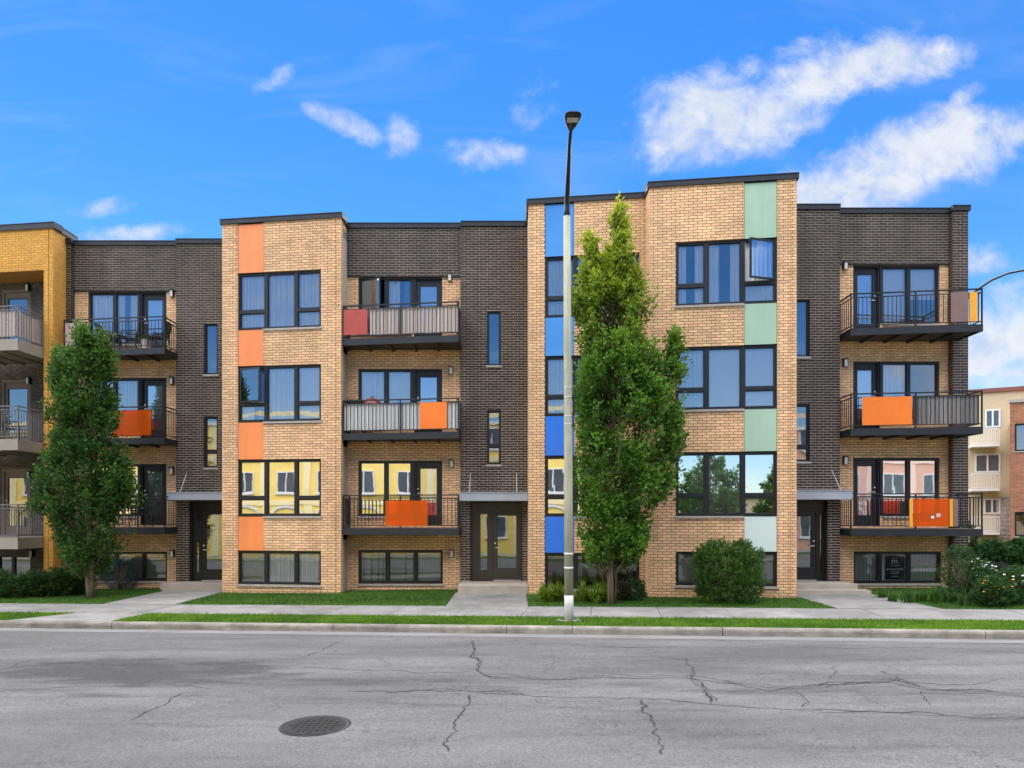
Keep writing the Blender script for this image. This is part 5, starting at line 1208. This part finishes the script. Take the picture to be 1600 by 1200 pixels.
def grill(x, y, z):
    e = empty('barbecue_grill', (x, y, z), 'barbecue with maroon domed lid on the white-slatted second-floor balcony', 'barbecue')
    m = mat('maroon_enamel', (.22, .03, .03), (.18, .025, .025), .3, 4, spec=.5)
    b = MB(); b.lathe([(.10, .58), (.26, .72), (.29, .84)], (x, y, z), 24); b.build('bowl', BLACKP, e, True)
    b = MB(); b.lathe([(.295, .842), (.29, .9), (.25, 1.0), (.16, 1.08), (.03, 1.115)], (x, y, z), 24); l = b.build('lid', m, e, True)
    b = MB(); b.tube([(x-.05, y, z+1.10), (x-.05, y, z+1.15), (x+.05, y, z+1.15), (x+.05, y, z+1.10)], .011, 6); b.build('handle', BLACKP, l)
    for k in range(3):
        a = .5+k*2.09; b = MB(); b.tube([(x+.12*math.cos(a), y+.12*math.sin(a), z+.64), (x+.3*math.cos(a), y+.3*math.sin(a), z)], .013, 6); b.build('leg', BLACKP, e)
grill(-4.25, 21.42, z2)
def planter(x0, x1, y, z, label, m=None):
    e = empty('planter_box', ((x0+x1)/2, y, z), label, 'planter'); b = MB(); b.box((x0, y-.08, z), (x1, y+.08, z+.15)); b.box((x0-.01, y-.09, z+.13), (x1+.01, y+.09, z+.155)); b.build('box', m or BLACKP, e)
    rr = random.Random(7); f = MB()
    for k in range(500):
        g = rr.random(); leaf(f, Vector((rr.uniform(x0, x1), y+rr.uniform(-.07, .07), z+.14+rr.uniform(0, .05))), (rr.gauss(0, .5), rr.gauss(0, .5), .8), .06, .018, tuple(u+(v-u)*g for u, v in zip((.012, .03, .01), (.04, .07, .02))))
    f = f.build('foliage', LEAF, e); f['kind'] = 'stuff'
b = MB(); pe = empty('plant_stand', (-4.72, 21.5, z2), 'black plant stand behind the white slats of the second-floor balcony', 'plant stand')
b.box((-5.02, 21.38, z2+.80), (-4.50, 21.62, z2+.83)); b.build('shelf', BLACKP, pe)
for sx in (-5.0, -4.54):
    for sy in (21.4, 21.58): b = MB(); b.box((sx, sy, z2), (sx+.025, sy+.025, z2+.80)); b.build('leg', BLACKP, pe)
planter(-5.0, -4.55, 21.5, z2+.832, 'black planter box with dark foliage beside the barbecue')
# sign in the basement window at the right
def text_mesh(txt, size, ext=.002):
    cu = bpy.data.curves.new('lettering', 'FONT'); cu.body = txt; cu.size = size; cu.extrude = ext; cu.align_x = 'CENTER'; cu.resolution_u = 3
    o = bpy.data.objects.new('lettering', cu); COL.objects.link(o); dg = bpy.context.evaluated_depsgraph_get(); dg.update(); me = bpy.data.meshes.new_from_object(o.evaluated_get(dg)); bpy.data.objects.remove(o); return me
sx0, sx1 = rt.s(1386.5), rt.s(1417); sz0, sz1 = rt.z(1400, 906), rt.z(1400, 868.5); q = rt.p((sx0+sx1)/2, sz0, -.128)
sg = empty('window_sign', q, 'black sign with white letter m in the right basement window', 'sign')
b = MB(); b.wbox(rt, sx0, sx1, sz0, sz1, -.135, -.122); b.build('board', BLACKP, sg)
W_, H_ = sx1-sx0, sz1-sz0
me = text_mesh('m', .26); me.materials.append(PAPER); o = link(bpy.data.objects.new('letter_m', me), sg); o.rotation_euler = (math.pi/2, 0, 0); o.location = rt.p((sx0+sx1)/2-.01, sz0+H_*.66, -.1195)
for i, (zz, hw, hh) in enumerate(((.90, .16, .012), (.59, .25, .010), (.43, .44, .026), (.32, .24, .016), (.25, .20, .016), (.13, .18, .020))):
    b = MB(); rr = random.Random(i); s = (sx0+sx1)/2-hw*W_; e_ = (sx0+sx1)/2+hw*W_
    while s < e_:
        l = rr.uniform(.012, .03); b.wbox(rt, s, min(s+l, e_), sz0+H_*zz-hh/2, sz0+H_*zz+hh/2, -.122, -.1195); s += l+.006
    o = b.build('small_print', PAPER, sg); o['kind'] = 'stuff'
# car parked beyond the hedge
def car(x, y, z):
    e = empty('parked_car', (x, y, z), 'grey car with pale roof rail, cut off by the right edge behind the hedge', 'car'); cm = mat('grey_car_paint', (.30, .31, .33), None, .3, 3, spec=.5, coat=.5)
    prof = [(0, .35), (.02, .7), (.15, .85), (1.0, .95), (1.05, .95), (3.3, .95), (4.2, .82), (4.35, .6), (4.35, .32)]
    cab = [(.55, .92), (1.1, 1.38), (1.6, 1.46), (2.4, 1.45), (2.9, 1.30), (3.35, .93)]
    def ext(pf, y0, y1, m, nm):
        b = MB(); n = len(pf); b.v += [(x+a, y0, z+h) for a, h in pf]+[(x+a, y1, z+h) for a, h in pf]
        for k in range(n): b.f.append((k, (k+1) % n, n+(k+1) % n, n+k)); b.m.append(0)
        b.f.append(tuple(range(n-1, -1, -1))); b.f.append(tuple(range(n, 2*n))); b.m += [0, 0]; return b.build(nm, m, e)
    ext(prof, y, y+1.75, cm, 'body'); ext(cab, y+.12, y+1.63, BLACKP, 'cabin')
    rf = [(.50, .93), (1.07, 1.42), (1.6, 1.51), (2.4, 1.50), (2.95, 1.34), (3.42, .94), (3.34, .94), (2.88, 1.28), (2.38, 1.43), (1.6, 1.44), (1.13, 1.36), (.6, .93)]
    ext(rf, y+.10, y+.16, cm, 'roof_rail')
    for wx in (.85, 3.45):
        for wy in (y-.02, y+1.57): b = MB(); b.tube([(x+wx, wy, z+.32), (x+wx, wy+.2, z+.32)], .32, 18); b.build('wheel', BLACKP, e)
car((1576-HX)*30/FP, 30, -.15)
for o_ in (): pass
# notices on the amber-edged panel
FB = Wall((9.60, 19.96), (13.05, 19.50))
for i, (px, py, w_, lab) in enumerate(((1457, 808, .08, 'small white notice taped to the amber-edged orange panel'), (1466, 805, .11, 'small beige card taped to the amber-edged orange panel'))):
    s = FB.s(px); z = FB.z(px, py); b = MB(); b.wbox(FB, s-w_/2, s+w_/2, z-w_*.45, z+w_*.45, .007, .010); tag(b.build('notice', PAPER if i == 0 else SLATP), lab, 'notice')
